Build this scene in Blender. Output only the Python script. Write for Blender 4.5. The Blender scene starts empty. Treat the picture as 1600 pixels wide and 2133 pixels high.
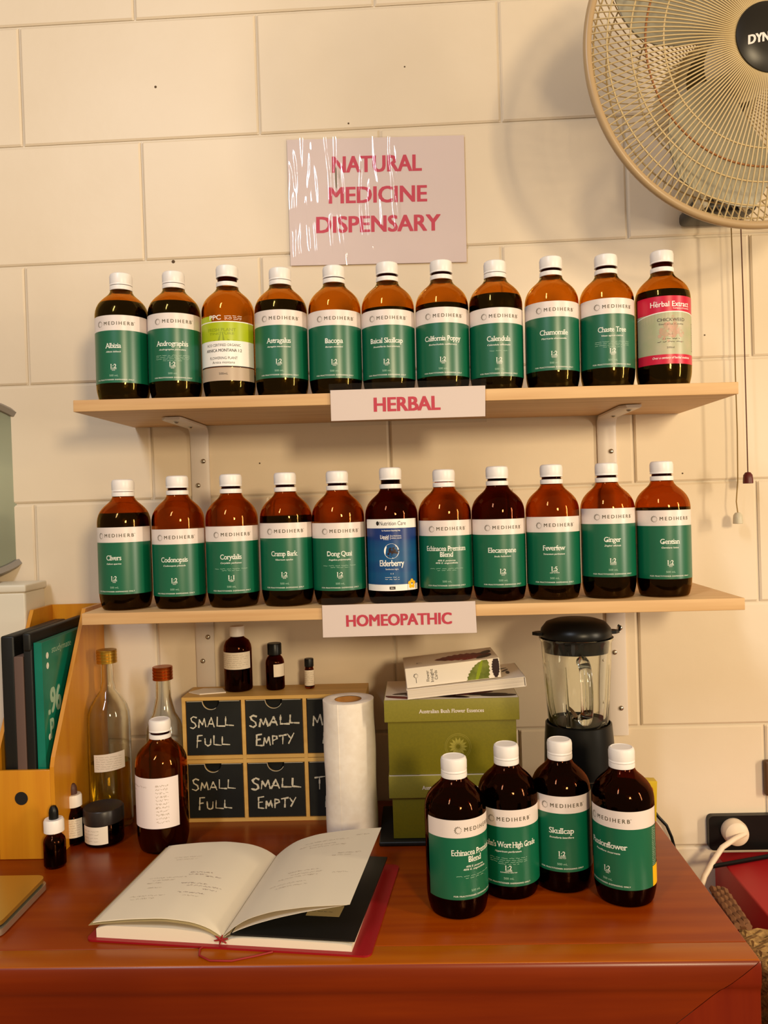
import bpy, bmesh, math, random
from mathutils import Vector, Matrix
random.seed(7)
PI = math.pi
S = bpy.context.scene
COL = S.collection

# ------------------------------------------------------------------ camera
EYE = 0.75 + 0.4964
FPX, LD, YAW, PITCH, ROLL = 1702.9, 1.3567, 0.0397, -0.0128, 0.0331
_Rz = Matrix.Rotation(YAW, 3, 'Z'); _Rx = Matrix.Rotation(PITCH, 3, 'X'); _Ry = Matrix.Rotation(ROLL, 3, 'Y')
CR = _Rz @ _Rx @ _Ry                       # columns: right, forward, up
CAMP = Vector((0, -LD, EYE))
cd = bpy.data.cameras.new('camera'); cam = bpy.data.objects.new('camera', cd); COL.objects.link(cam)
right, fwd, up = CR.col[0], CR.col[1], CR.col[2]
M = Matrix((right, up, -fwd)).transposed().to_4x4(); M.translation = CAMP
cam.matrix_world = M
cd.sensor_fit = 'HORIZONTAL'; cd.sensor_width = 36; cd.lens = FPX / 1600 * 36; cd.clip_start = 0.02
S.camera = cam
def ray(u, v): return CR @ Vector(((u - 800) / FPX, 1, -(v - 1066.5) / FPX))
def atY(u, v, y):
    d = ray(u, v); return CAMP + d * ((y - CAMP.y) / d.y)
def atZ(u, v, z=0.75):
    d = ray(u, v); return CAMP + d * ((z - CAMP.z) / d.z)

# ------------------------------------------------------------------ world, light, exposure
def lin(c):
    r = []
    for x in c:
        x /= 255.0
        r.append(x / 12.92 if x <= 0.04045 else ((x + 0.055) / 1.055) ** 2.4)
    return tuple(r) + (1.0,)
w = bpy.data.worlds.new('world'); S.world = w; w.use_nodes = True
w.node_tree.nodes['Background'].inputs[0].default_value = (1.0, 0.72, 0.44, 1)
w.node_tree.nodes['Background'].inputs[1].default_value = 0.32
S.view_settings.view_transform = 'Standard'; S.view_settings.look = 'None'
S.view_settings.gamma = 1.0; S.view_settings.use_curve_mapping = False
S.view_settings.exposure = 0.0
def area(name, loc, target, sx, sy, power, col):
    ld = bpy.data.lights.new(name, 'AREA'); ld.shape = 'RECTANGLE'; ld.size = sx; ld.size_y = sy
    ld.energy = power; ld.color = col
    o = bpy.data.objects.new(name, ld); COL.objects.link(o); o.location = loc
    o.rotation_euler = (Vector(target) - Vector(loc)).to_track_quat('-Z', 'Y').to_euler()
    return o
area('high_window', (-0.95, -2.1, 2.75), (-0.2, -0.5, 1.1), 0.18, 0.9, 22, (0.82, 0.89, 1.0))
area('front_fill', (0.85, -2.7, 1.66), (0.0, -0.1, 1.25), 0.26, 0.32, 34, (1.0, 0.78, 0.48))  # added warm frontal fill, brightens the wall under the shelves
area('lit_doorway', (2.3, -1.60, 1.50), (0.1, -0.1, 1.3), 0.16, 1.15, 28, (1.0, 0.84, 0.62))
area('warm_bulb', (2.1, -1.42, 1.64), (0.1, -0.1, 1.3), 0.08, 0.08, 5, (1.0, 0.76, 0.44))

# ------------------------------------------------------------------ materials
def mat(name, rgb, rough=0.5, metal=0.0, spec=0.5, coat=0.0, trans=0.0, ior=1.45, alpha=1.0, sss=0.0):
    m = bpy.data.materials.new(name); m.use_nodes = True
    b = m.node_tree.nodes['Principled BSDF']
    b.inputs['Base Color'].default_value = lin(rgb)
    b.inputs['Roughness'].default_value = rough; b.inputs['Metallic'].default_value = metal
    b.inputs['Specular IOR Level'].default_value = spec; b.inputs['Coat Weight'].default_value = coat
    b.inputs['Coat Roughness'].default_value = 0.12
    b.inputs['Transmission Weight'].default_value = trans; b.inputs['IOR'].default_value = ior
    b.inputs['Alpha'].default_value = alpha
    return m
def N(m, t, **kw):
    n = m.node_tree.nodes.new(t)
    for k, v in kw.items(): setattr(n, k, v)
    return n
def mottle(m, rgb2, scale=(1, 1, 1), noise=5.0, detail=4.0, lo=0.35, hi=0.65, bump=0.0, bdist=0.001, rgb3=None):
    """procedural colour variation (and bump) between the base colour and rgb2, in object coordinates"""
    nt = m.node_tree; b = nt.nodes['Principled BSDF']
    tc = N(m, 'ShaderNodeTexCoord'); mp = N(m, 'ShaderNodeMapping'); mp.inputs['Scale'].default_value = scale
    nz = N(m, 'ShaderNodeTexNoise'); nz.inputs['Scale'].default_value = noise; nz.inputs['Detail'].default_value = detail
    cr = N(m, 'ShaderNodeValToRGB')
    cr.color_ramp.elements[0].position = lo; cr.color_ramp.elements[0].color = b.inputs['Base Color'].default_value[:]
    cr.color_ramp.elements[1].position = hi; cr.color_ramp.elements[1].color = lin(rgb2)
    nt.links.new(tc.outputs['Object'], mp.inputs[0]); nt.links.new(mp.outputs[0], nz.inputs['Vector'])
    nt.links.new(nz.outputs['Fac'], cr.inputs[0]); nt.links.new(cr.outputs[0], b.inputs['Base Color'])
    if bump:
        bp = N(m, 'ShaderNodeBump'); bp.inputs['Strength'].default_value = bump; bp.inputs['Distance'].default_value = bdist
        nt.links.new(nz.outputs['Fac'], bp.inputs['Height']); nt.links.new(bp.outputs[0], b.inputs['Normal'])
    return m
def wood(name, a, b_, rough=0.35, coat=0.0, axis='X', s=1.0, big=None):
    m = mat(name, a, rough, coat=coat)
    sc = {'X': (2.2, 42, 42), 'Z': (42, 42, 2.2), 'Y': (42, 2.2, 42)}[axis]
    mottle(m, b_, scale=tuple(x * s for x in sc), noise=1.6, detail=7, lo=0.32, hi=0.68, bump=0.12, bdist=0.0006)
    if big:
        nt = m.node_tree; bs = nt.nodes['Principled BSDF']; ln = bs.inputs['Base Color'].links[0].from_socket
        tc = N(m, 'ShaderNodeTexCoord'); nz = N(m, 'ShaderNodeTexNoise'); nz.inputs['Scale'].default_value = 3.5; nz.inputs['Detail'].default_value = 3
        cr = N(m, 'ShaderNodeValToRGB'); cr.color_ramp.elements[0].position = .4; cr.color_ramp.elements[1].position = .7
        mx = N(m, 'ShaderNodeMix', data_type='RGBA'); mx.inputs['B'].default_value = lin(big)
        nt.links.new(tc.outputs['Object'], nz.inputs['Vector']); nt.links.new(nz.outputs['Fac'], cr.inputs[0])
        ml = N(m, 'ShaderNodeMath', operation='MULTIPLY'); ml.inputs[1].default_value = 0.6
        nt.links.new(cr.outputs[0], ml.inputs[0]); nt.links.new(ml.outputs[0], mx.inputs['Factor'])
        nt.links.new(ln, mx.inputs['A']); nt.links.new(mx.outputs['Result'], bs.inputs['Base Color'])
    return m
def glass(name, rgbf, rough=0.0, ior=1.45):
    m = bpy.data.materials.new(name); m.use_nodes = True; nt = m.node_tree
    nt.nodes.remove(nt.nodes['Principled BSDF'])
    g = N(m, 'ShaderNodeBsdfGlass'); g.inputs['Color'].default_value = tuple(rgbf) + (1,); g.inputs['Roughness'].default_value = rough
    g.inputs['IOR'].default_value = ior
    nt.links.new(g.outputs[0], nt.nodes['Material Output'].inputs[0])
    return m
def film(name, tint=(1, 1, 1), rough=0.05, bump=0.0, refl=1.0):
    """clear plastic film: transparent with a fresnel gloss"""
    m = bpy.data.materials.new(name); m.use_nodes = True; nt = m.node_tree
    nt.nodes.remove(nt.nodes['Principled BSDF'])
    t = N(m, 'ShaderNodeBsdfTransparent'); t.inputs[0].default_value = tuple(tint) + (1,)
    g = N(m, 'ShaderNodeBsdfGlossy'); g.inputs['Roughness'].default_value = rough
    f = N(m, 'ShaderNodeFresnel'); f.inputs[0].default_value = 1.5
    ml = N(m, 'ShaderNodeMath', operation='MULTIPLY'); ml.inputs[1].default_value = refl; ml.use_clamp = True
    mx = N(m, 'ShaderNodeMixShader')
    nt.links.new(f.outputs[0], ml.inputs[0]); nt.links.new(ml.outputs[0], mx.inputs[0])
    nt.links.new(t.outputs[0], mx.inputs[1]); nt.links.new(g.outputs[0], mx.inputs[2])
    nt.links.new(mx.outputs[0], nt.nodes['Material Output'].inputs[0])
    return m
MT = {}
MT['wall'] = mottle(mat('cream_block_paint', (238, 221, 196), 0.42, spec=0.35), (231, 213, 186), noise=3.0, detail=8, bump=0.0)
nt = MT['wall'].node_tree
_n = N(MT['wall'], 'ShaderNodeTexNoise'); _n.inputs['Scale'].default_value = 60; _n.inputs['Detail'].default_value = 5
_b = N(MT['wall'], 'ShaderNodeBump'); _b.inputs['Strength'].default_value = 0.10; _b.inputs['Distance'].default_value = 0.0025
_t = N(MT['wall'], 'ShaderNodeTexCoord'); nt.links.new(_t.outputs['Object'], _n.inputs['Vector'])
nt.links.new(_n.outputs['Fac'], _b.inputs['Height']); nt.links.new(_b.outputs[0], nt.nodes['Principled BSDF'].inputs['Normal'])
MT['hole'] = mat('wall_hole', (90, 70, 50), 0.9)
MT['floor'] = mottle(mat('grey_floor', (90, 80, 70), 0.7), (75, 66, 58), noise=8)
MT['desk'] = wood('desk_wood', (132, 46, 0), (154, 66, 0), 0.3, coat=0.03, big=(112, 32, 0))
MT['desk_edge'] = wood('desk_edge_wood', (158, 74, 0), (174, 94, 0), 0.32, coat=0.03, big=(140, 58, 0))
MT['apron'] = wood('apron_wood', (116, 34, 0), (132, 44, 0), 0.32, coat=0.03, big=(98, 24, 0))
for k_ in ('desk', 'desk_edge'): MT[k_].node_tree.nodes['Principled BSDF'].inputs['Specular IOR Level'].default_value = 0.32
MT['desk_leg'] = wood('desk_leg_wood', (116, 26, 0), (128, 34, 0), 0.35, coat=0.1, axis='Z')
MT['shelf'] = wood('oak_laminate', (222, 182, 130), (205, 160, 108), 0.5, s=1.3)
MT['steel'] = mat('white_enamel', (226, 214, 204), 0.35, spec=0.5)
MT['screw'] = mat('screw_steel', (190, 180, 165), 0.25, metal=0.9)
MT['dark'] = mat('dark_slot', (22, 18, 14), 0.8)
MT['amber'] = glass('amber_glass', (0.86, 0.60, 0.20))
MT['amber_red'] = glass('amber_glass_dim_light', (0.78, 0.46, 0.17))  # same amber; liquid traces and dimmer low light put into a redder tint
MT['amber_dark'] = glass('dark_amber_glass', (0.46, 0.20, 0.10))
MT['liquid'] = mat('dark_tincture', (12, 10, 7), 0.2, spec=0.1)
MT['liquid_red'] = mat('red_brown_tincture', (48, 18, 8), 0.12, spec=0.3)
MT['cap'] = mat('white_plastic', (247, 240, 235), 0.35)
MT['black_cap'] = mat('black_plastic', (10, 10, 9), 0.35, spec=0.35)
MT['lab_white'] = mat('label_white', (236, 222, 214), 0.34, spec=0.8)
MT['lab_green'] = mat('label_green', (0, 98, 66), 0.34, spec=0.9)
MT['ink'] = mat('label_ink_olive', (92, 82, 60), 0.5)
MT['txt'] = mat('label_text_white', (238, 238, 226), 0.4)
MT['txt_dim'] = mat('label_text_pale_green', (165, 200, 175), 0.4)
MT['lime'] = mat('label_lime', (176, 192, 20), 0.35)
MT['lime_d'] = mat('label_lime_dark', (140, 156, 20), 0.35)
MT['tan'] = mat('label_tan', (190, 168, 145), 0.4)
MT['lab_pure'] = mat('label_bright_white', (250, 244, 236), 0.36)
MT['black_ink'] = mat('black_ink', (40, 34, 28), 0.5)
MT['red_lab'] = mat('label_red', (205, 22, 60), 0.33)
MT['sage'] = mottle(mat('label_sage', (172, 176, 138), 0.35), (190, 180, 150), noise=40)
MT['pink_bl'] = mottle(mat('label_pink_flower', (198, 148, 126), 0.35), (184, 162, 132), noise=120)
MT['blue'] = mottle(mat('label_blue', (20, 52, 118), 0.33), (16, 100, 140), scale=(0.0, 0.0, 1), noise=14, lo=.4, hi=.6)
MT['yellow'] = mat('label_yellow', (245, 190, 20), 0.4)
MT['paper'] = mat('white_paper', (244, 230, 226), 0.6)
MT['pouch'] = film('laminate_film', (0.96, 0.95, 0.95), 0.06, refl=1.6)
MT['pouch_edge'] = film('laminate_edge', (0.90, 0.88, 0.86), 0.08, refl=1.2)
MT['pink_ink'] = mat('pink_red_ink', (214, 66, 92), 0.5)
MT['chalkboard'] = mottle(mat('chalkboard_black', (24, 25, 24), 0.6, spec=0.25), (34, 35, 32), noise=12)
MT['chalk'] = mat('chalk_white', (206, 198, 176), 0.9)
MT['ply'] = wood('pale_plywood', (214, 172, 96), (198, 154, 80), 0.5)
MT['bamboo'] = wood('bamboo', (216, 148, 30), (200, 126, 22), 0.38, coat=0.15, axis='Z', s=.7)
MT['roll'] = mottle(mat('paper_towel', (246, 236, 222), 0.85, spec=0.1), (240, 228, 212), noise=90, bump=0.15, bdist=0.0006)
MT['core'] = mat('cardboard_core', (186, 128, 60), 0.8)
MT['olive'] = mottle(mat('olive_card', (118, 108, 8), 0.5), (112, 104, 10), noise=300)
MT['olive_lid'] = mottle(mat('olive_lid_card', (138, 128, 40), 0.5), (132, 123, 38), noise=300)
MT['olive_ring'] = mat('olive_print', (164, 152, 60), 0.5)
MT['white_card'] = mat('white_card', (238, 226, 208), 0.4)
MT['page_edge'] = mottle(mat('page_edges', (226, 212, 192), 0.7), (206, 190, 170), scale=(1, 1, 900), noise=1.5)
MT['page'] = mat('book_page', (240, 228, 205), 0.65)
MT['petal'] = mottle(mat('dark_red_print', (88, 10, 14), 0.4), (140, 22, 34), noise=25)
MT['leaf'] = mottle(mat('green_leaf_print', (92, 102, 20), 0.4), (130, 138, 50), noise=60)
MT['petal_dk'] = mat('black_red_print', (42, 14, 12), 0.4)
MT['glass'] = glass('clear_glass', (0.96, 0.97, 0.95))
MT['glass_y'] = glass('clear_bottle_glass', (0.97, 0.97, 0.93))
MT['oil'] = glass('yellow_liquid', (0.97, 0.82, 0.30), ior=1.33)
MT['gold'] = mat('gold_cap', (200, 158, 62), 0.28, metal=0.9)
MT['copper'] = mat('copper_cap', (176, 84, 26), 0.28, metal=0.9)
MT['red_cover'] = mat('red_leather', (150, 12, 26), 0.4)
MT['red_cord'] = mat('red_ribbon', (150, 22, 22), 0.6)
MT['black_card'] = mat('black_card', (14, 14, 12), 0.5)
MT['kraft'] = mat('kraft_label', (176, 156, 108), 0.7)
MT['pencil'] = mat('faint_handwriting', (176, 160, 140), 0.8)
MT['pen'] = mat('handwriting', (120, 90, 90), 0.8)
MT['lap_gold'] = mat('laptop_gold', (196, 164, 70), 0.28, metal=0.75)
MT['lap_silver'] = mat('laptop_silver', (200, 192, 170), 0.3, metal=0.8)
MT['teal'] = mottle(mat('teal_cover', (0, 122, 100), 0.3, coat=0.3), (4, 112, 92), noise=20)
MT['brown_card'] = mat('brown_grey_card', (96, 74, 66), 0.7)
MT['fan_wire'] = mat('fan_wire_ivory', (196, 172, 124), 0.35, spec=0.6)
MT['fan_rim'] = mat('fan_rim_tan', (176, 148, 110), 0.35)
MT['fan_rust'] = mat('fan_ring_brown', (150, 96, 48), 0.5)
MT['fan_body'] = mat('fan_ivory_plastic', (206, 196, 170), 0.4)
MT['fan_dark'] = mat('fan_dark_plastic', (30, 26, 20), 0.35)
MT['blade'] = mat('fan_blade_grey', (168, 162, 140), 0.35)
MT['cord_y'] = mat('cord_tan', (150, 120, 60), 0.7)
MT['cord_b'] = mat('cord_brown', (92, 50, 28), 0.7)
MT['knob_red'] = mat('red_brown_knob', (96, 30, 26), 0.4)
MT['mirror'] = mat('mirror_glass', (158, 166, 146), 0.35, metal=0.2)
MT['mirror_rim'] = mat('mirror_rim_grey', (150, 142, 132), 0.35)
MT['box_white'] = mat('translucent_white_plastic', (232, 224, 205), 0.4)
MT['red_box'] = mat('red_plastic', (168, 8, 16), 0.45)
MT['wicker'] = mottle(mat('wicker', (176, 138, 78), 0.8), (120, 84, 40), scale=(1, 3, 1), noise=130, bump=0.8, bdist=0.002)
MT['packet'] = mat('yellow_packet', (206, 172, 20), 0.4)
MT['red'] = mat('red_print', (170, 30, 30), 0.5)
MT['cable_w'] = mat('white_cable', (238, 218, 190), 0.45)
MT['brown'] = mat('brown_plastic', (92, 62, 34), 0.5)
MT['core_blade'] = mat('blender_steel', (200, 196, 186), 0.15, metal=1.0)

# ------------------------------------------------------------------ mesh builder
class G:
    def __init__(s): s.v = []; s.f = []; s.m = []; s.sm = []
    def add(s, vs, fs, mi=0, smooth=False, X=None):
        b = len(s.v)
        s.v += [tuple(X @ Vector(p)) if X is not None else tuple(p) for p in vs]
        for f in fs:
            s.f.append(tuple(i + b for i in f)); s.m.append(mi); s.sm.append(smooth)
    def box(s, a, b, mi=0, X=None, bev=0.0):
        x0, y0, z0 = [min(p, q) for p, q in zip(a, b)]; x1, y1, z1 = [max(p, q) for p, q in zip(a, b)]
        if bev <= 0:
            vs = [(x0, y0, z0), (x1, y0, z0), (x1, y1, z0), (x0, y1, z0), (x0, y0, z1), (x1, y0, z1), (x1, y1, z1), (x0, y1, z1)]
            s.add(vs, [(3, 2, 1, 0), (4, 5, 6, 7), (0, 1, 5, 4), (1, 2, 6, 5), (2, 3, 7, 6), (3, 0, 4, 7)], mi, False, X); return
        bm = bmesh.new(); bmesh.ops.create_cube(bm, size=1)
        for v in bm.verts:
            v.co = Vector(((x0 + x1) / 2 + v.co.x * (x1 - x0), (y0 + y1) / 2 + v.co.y * (y1 - y0), (z0 + z1) / 2 + v.co.z * (z1 - z0)))
        bmesh.ops.bevel(bm, geom=bm.edges[:], offset=bev, segments=3, profile=0.5, affect='EDGES')
        s.frombm(bm, mi, True, X)
    def frombm(s, bm, mi=0, smooth=True, X=None):
        bm.verts.index_update()
        s.add([v.co[:] for v in bm.verts], [[v.index for v in f.verts] for f in bm.faces], mi, smooth, X); bm.free()
    def lathe(s, prof, seg=48, mi=0, X=None, smooth=True, a0=0.0, a1=2 * PI):
        full = abs(a1 - a0 - 2 * PI) < 1e-6; n = seg if full else seg + 1
        vs = []; fs = []; rings = []
        for r, z in prof:
            if r < 1e-7: rings.append([len(vs)]); vs.append((0, 0, z))
            else:
                rings.append(list(range(len(vs), len(vs) + n)))
                for i in range(n):
                    a = a0 + (a1 - a0) * i / seg; vs.append((r * math.cos(a), r * math.sin(a), z))
        for A, B in zip(rings, rings[1:]):
            for i in range(seg):
                j = (i + 1) % n if full else i + 1
                if len(A) == 1 and len(B) == 1: continue
                if len(A) == 1: fs.append((A[0], B[j], B[i]))
                elif len(B) == 1: fs.append((A[i], A[j], B[0]))
                else: fs.append((A[i], A[j], B[j], B[i]))
        s.add(vs, fs, mi, smooth, X)
    def tube(s, pts, r, seg=8, mi=0, X=None, closed=False, caps=True, flat=None):
        pts = [Vector(p) for p in pts]; n = len(pts); vs = []; fs = []; prev = None
        for i, p in enumerate(pts):
            if closed: t = pts[(i + 1) % n] - pts[i - 1]
            else: t = pts[min(i + 1, n - 1)] - pts[max(i - 1, 0)]
            t.normalize()
            if prev is None:
                u = t.orthogonal().normalized() if flat is None else Vector(flat).cross(t).normalized()
            else:
                u = prev - t * prev.dot(t)
                u = u.normalized() if u.length > 1e-9 else t.orthogonal().normalized()
            prev = u; w_ = t.cross(u)
            rr = r[i] if isinstance(r, (list, tuple)) else r
            for k in range(seg):
                a = 2 * PI * k / seg; vs.append(p + u * (rr * math.cos(a)) + w_ * (rr * math.sin(a)))
        for i in range(n if closed else n - 1):
            j = (i + 1) % n
            for k in range(seg):
                l = (k + 1) % seg; fs.append((i * seg + k, i * seg + l, j * seg + l, j * seg + k))
        if caps and not closed:
            fs.append(tuple(range(seg - 1, -1, -1))); fs.append(tuple((n - 1) * seg + k for k in range(seg)))
        s.add(vs, fs, mi, True, X)
    def prism(s, poly, h0, h1, mi=0, X=None, smooth=False):
        """polygon in local xy extruded along local z"""
        n = len(poly); vs = [(x, y, h0) for x, y in poly] + [(x, y, h1) for x, y in poly]
        fs = [tuple(range(n - 1, -1, -1)), tuple(range(n, 2 * n))]
        s.add(vs, fs, mi, False, X)
        s.add(vs, [(i, (i + 1) % n, n + (i + 1) % n, n + i) for i in range(n)], mi, smooth, X)
    def grid(s, fn, nu, nv, mi=0, smooth=True, X=None):
        vs = [fn(i / nu, j / nv) for j in range(nv + 1) for i in range(nu + 1)]
        fs = [(j * (nu + 1) + i, j * (nu + 1) + i + 1, (j + 1) * (nu + 1) + i + 1, (j + 1) * (nu + 1) + i) for j in range(nv) for i in range(nu)]
        s.add(vs, fs, mi, smooth, X)
    def build(s, name, mats, parent=None, X=None, sharp=38):
        me = bpy.data.meshes.new(name)
        me.from_pydata([tuple(X @ Vector(p)) for p in s.v] if X is not None else s.v, [], s.f)
        if not isinstance(mats, (list, tuple)): mats = [mats]
        for m in mats: me.materials.append(MT[m] if isinstance(m, str) else m)
        for p, mi, sm in zip(me.polygons, s.m, s.sm): p.material_index = mi; p.use_smooth = sm
        bm = bmesh.new(); bm.from_mesh(me)
        bmesh.ops.remove_doubles(bm, verts=bm.verts, dist=1e-6)
        if len(bm.faces) < 60000:
            c = math.radians(sharp)
            for e in bm.edges:
                if len(e.link_faces) == 2 and e.calc_face_angle(0) > c: e.smooth = False
        bm.to_mesh(me); bm.free()
        o = bpy.data.objects.new(name, me); COL.objects.link(o)
        if parent is not None: o.parent = parent
        return o
T3 = lambda x, y, z: Matrix.Translation((x, y, z))
RX = lambda a: Matrix.Rotation(a, 4, 'X'); RY = lambda a: Matrix.Rotation(a, 4, 'Y'); RZ = lambda a: Matrix.Rotation(a, 4, 'Z')
def tag(o, label, cat, group=None, kind=None):
    o['label'] = label; o['category'] = cat
    if group: o['group'] = group
    if kind: o['kind'] = kind
    return o
def thing(name, label, cat, loc=(0, 0, 0), rot=(0, 0, 0), group=None):
    o = bpy.data.objects.new(name, None); COL.objects.link(o); o.location = loc; o.rotation_euler = rot
    o.empty_display_size = 0.02
    return tag(o, label, cat, group)
def struct(o): o['kind'] = 'structure'; return o

# ------------------------------------------------------------------ lettering
_tc = {}
def glyphs(txt, bold=0.0, space=1.0, italic=0.0):
    k = (txt, bold, space, italic)
    if k in _tc: return _tc[k]
    c = bpy.data.curves.new('t', 'FONT'); c.body = txt; c.resolution_u = 3; c.offset = bold; c.space_character = space; c.shear = italic
    c.fill_mode = 'FRONT'
    o = bpy.data.objects.new('t', c); COL.objects.link(o)
    dg = bpy.context.evaluated_depsgraph_get(); me = bpy.data.meshes.new_from_object(o.evaluated_get(dg))
    vs = [(v.co.x, v.co.y) for v in me.vertices]; fs = [tuple(p.vertices) for p in me.polygons]
    bpy.data.objects.remove(o); bpy.data.curves.remove(c); bpy.data.meshes.remove(me)
    x0 = min(v[0] for v in vs); x1 = max(v[0] for v in vs)
    _tc[k] = (vs, fs, x0, x1); return _tc[k]
_ch = {}
def caph(bold):
    if bold not in _ch:
        vs = glyphs('H', bold)[0]; _ch[bold] = (min(v[1] for v in vs), max(v[1] for v in vs))
    return _ch[bold]
def letter(g, txt, cx, cz, w_, h, fmap, mi, bold=0.0, space=1.0, italic=0.0, off=0.0, serif=False):
    """lettering of width w_ and cap height h centred on (cx, cz), mapped by fmap(a, z, off); bold thickens the strokes"""
    vs, fs, x0, x1 = glyphs(txt, 0.0, space, italic); b0, b1 = caph(0.0); k = h / (b1 - b0)
    d = bold * h * 1.6
    if serif:
        ec = {}
        for f in fs:
            for a, b in zip(f, f[1:] + f[:1]): ec[(min(a, b), max(a, b))] = ec.get((min(a, b), max(a, b)), 0) + 1
        q0 = cx - (x0 + x1) / 2 * ((w_ - 2 * d) / (x1 - x0) if w_ else k); kx = ((w_ - 2 * d) / (x1 - x0) if w_ else k)
        for (a, b), n_ in ec.items():
            if n_ != 1: continue
            (ax, ay), (bx, by_) = vs[a], vs[b]
            if abs(ay - by_) > .004: continue
            L = abs(ax - bx)
            if not (.045 < L < .16): continue
            m_ = q0 + (ax + bx) / 2 * kx; z = cz + (ay - (b0 + b1) / 2) * k; up_ = 1 if ay < .1 else -1
            e = L * kx * .5 + h * .085; t_ = h * .10 * up_
            q = [(m_ - e, z), (m_ + e, z), (m_ + e, z + t_), (m_ - e, z + t_)]
            if up_ < 0: q = q[::-1]
            g.add([fmap(x, zz, off + 2.5e-5) for x, zz in q], [(0, 1, 2, 3)], mi)
    sx = (w_ - 2 * d) / (x1 - x0) if w_ else k
    for q, (dx, dz) in enumerate(((0, 0), (-d, -d * .45), (d, d * .45), (-d, d * .45), (d, -d * .45)) if bold else ((0, 0),)):
        P = [fmap(cx + dx + (x - (x0 + x1) / 2) * sx, cz + dz + (y - (b0 + b1) / 2) * k, off + q * 4e-6) for x, y in vs]
        g.add(P, fs, mi, False)
def wiggle(g, x0, x1, z, h, fmap, mi, off, wd=0.0003, seed=0, step=0.0016):
    """a line of small unreadable print or handwriting: short word strokes"""
    rr = random.Random(seed); x = x0
    while x < x1:
        L = rr.uniform(2.0, 6.5) * step; e = min(x + L, x1); n = max(2, int((e - x) / (step * .45)))
        pr = None
        for i in range(n + 1):
            q = (x + (e - x) * i / n, z + rr.uniform(-.5, .5) * h)
            if pr:
                dx, dz = q[0] - pr[0], q[1] - pr[1]; l = math.hypot(dx, dz) or 1; nx, nz = -dz / l * wd / 2, dx / l * wd / 2
                g.add([fmap(pr[0] - nx, pr[1] - nz, off), fmap(q[0] - nx, q[1] - nz, off), fmap(q[0] + nx, q[1] + nz, off), fmap(pr[0] + nx, pr[1] + nz, off)], [(0, 1, 2, 3)], mi)
            pr = q
        x = e + step * rr.uniform(.7, 1.4)

# ================================================================== SETTING
def build_wall():
    g = G(); J = 0.0030; dz = 0.0022
    g.box((-2.0, 0.0035, 0), (2.0, 0.2, 2.9), 0)      # mortar face behind the blocks
    # block courses: z of bed joints at the left and right (measured), head joints per course
    rows = [2.262 - .2 * i for i in range(12)]
    offs = {0: -.043, 1: -.240, 2: -.040, 3: -.246, 4: -.041, 5: -.245, 6: -.043, 7: -.243, 8: -.04, 9: -.24, 10: -.04}
    for k in range(len(rows) - 1):
        z1, z0 = rows[k], rows[k + 1]
        x = offs[k] - 1.6
        while x < 1.9:
            a, b = x + J / 2, x + .4 - J / 2
            a2, b2 = max(a, -1.98), min(b, 1.98)
            if b2 > a2:
                bv = 0.003; xs = (a2, a2 + bv, b2 - bv, b2); zs = (z0 + J / 2, z0 + J / 2 + bv, z1 - J / 2 - bv, z1 - J / 2)
                vs = [(X_, (0.0 if 0 < i < 3 and 0 < j < 3 else dz), Z_) for j, Z_ in enumerate(zs) for i, X_ in enumerate(xs)]
                g.add(vs, [(j * 4 + i, j * 4 + i + 1, j * 4 + i + 5, j * 4 + i + 4) for j in range(3) for i in range(3)], 0, False)
            x += .4
    g.box((-2, 0.0, 2.2685), (2, 0.01, 2.9), 0)
    for u, v, r in ((324, 181, .0022), (726, 257, .0016), (843, 139, .0014), (541, 965, .0014), (1422, 986, .0014), (361, 545, .003), (1468, 698, .0014)):
        p = atY(u, v, -0.0002); g.lathe([(0, 0), (r, 0)], 8, 1, T3(*p) @ RX(PI / 2), False)
    return struct(g.build('wall_back', ['wall', 'hole']))
build_wall()
g = G(); g.box((-2.0, -2.6, -0.02), (2.0, 0.2, 0)); struct(g.build('floor', 'floor'))

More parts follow.
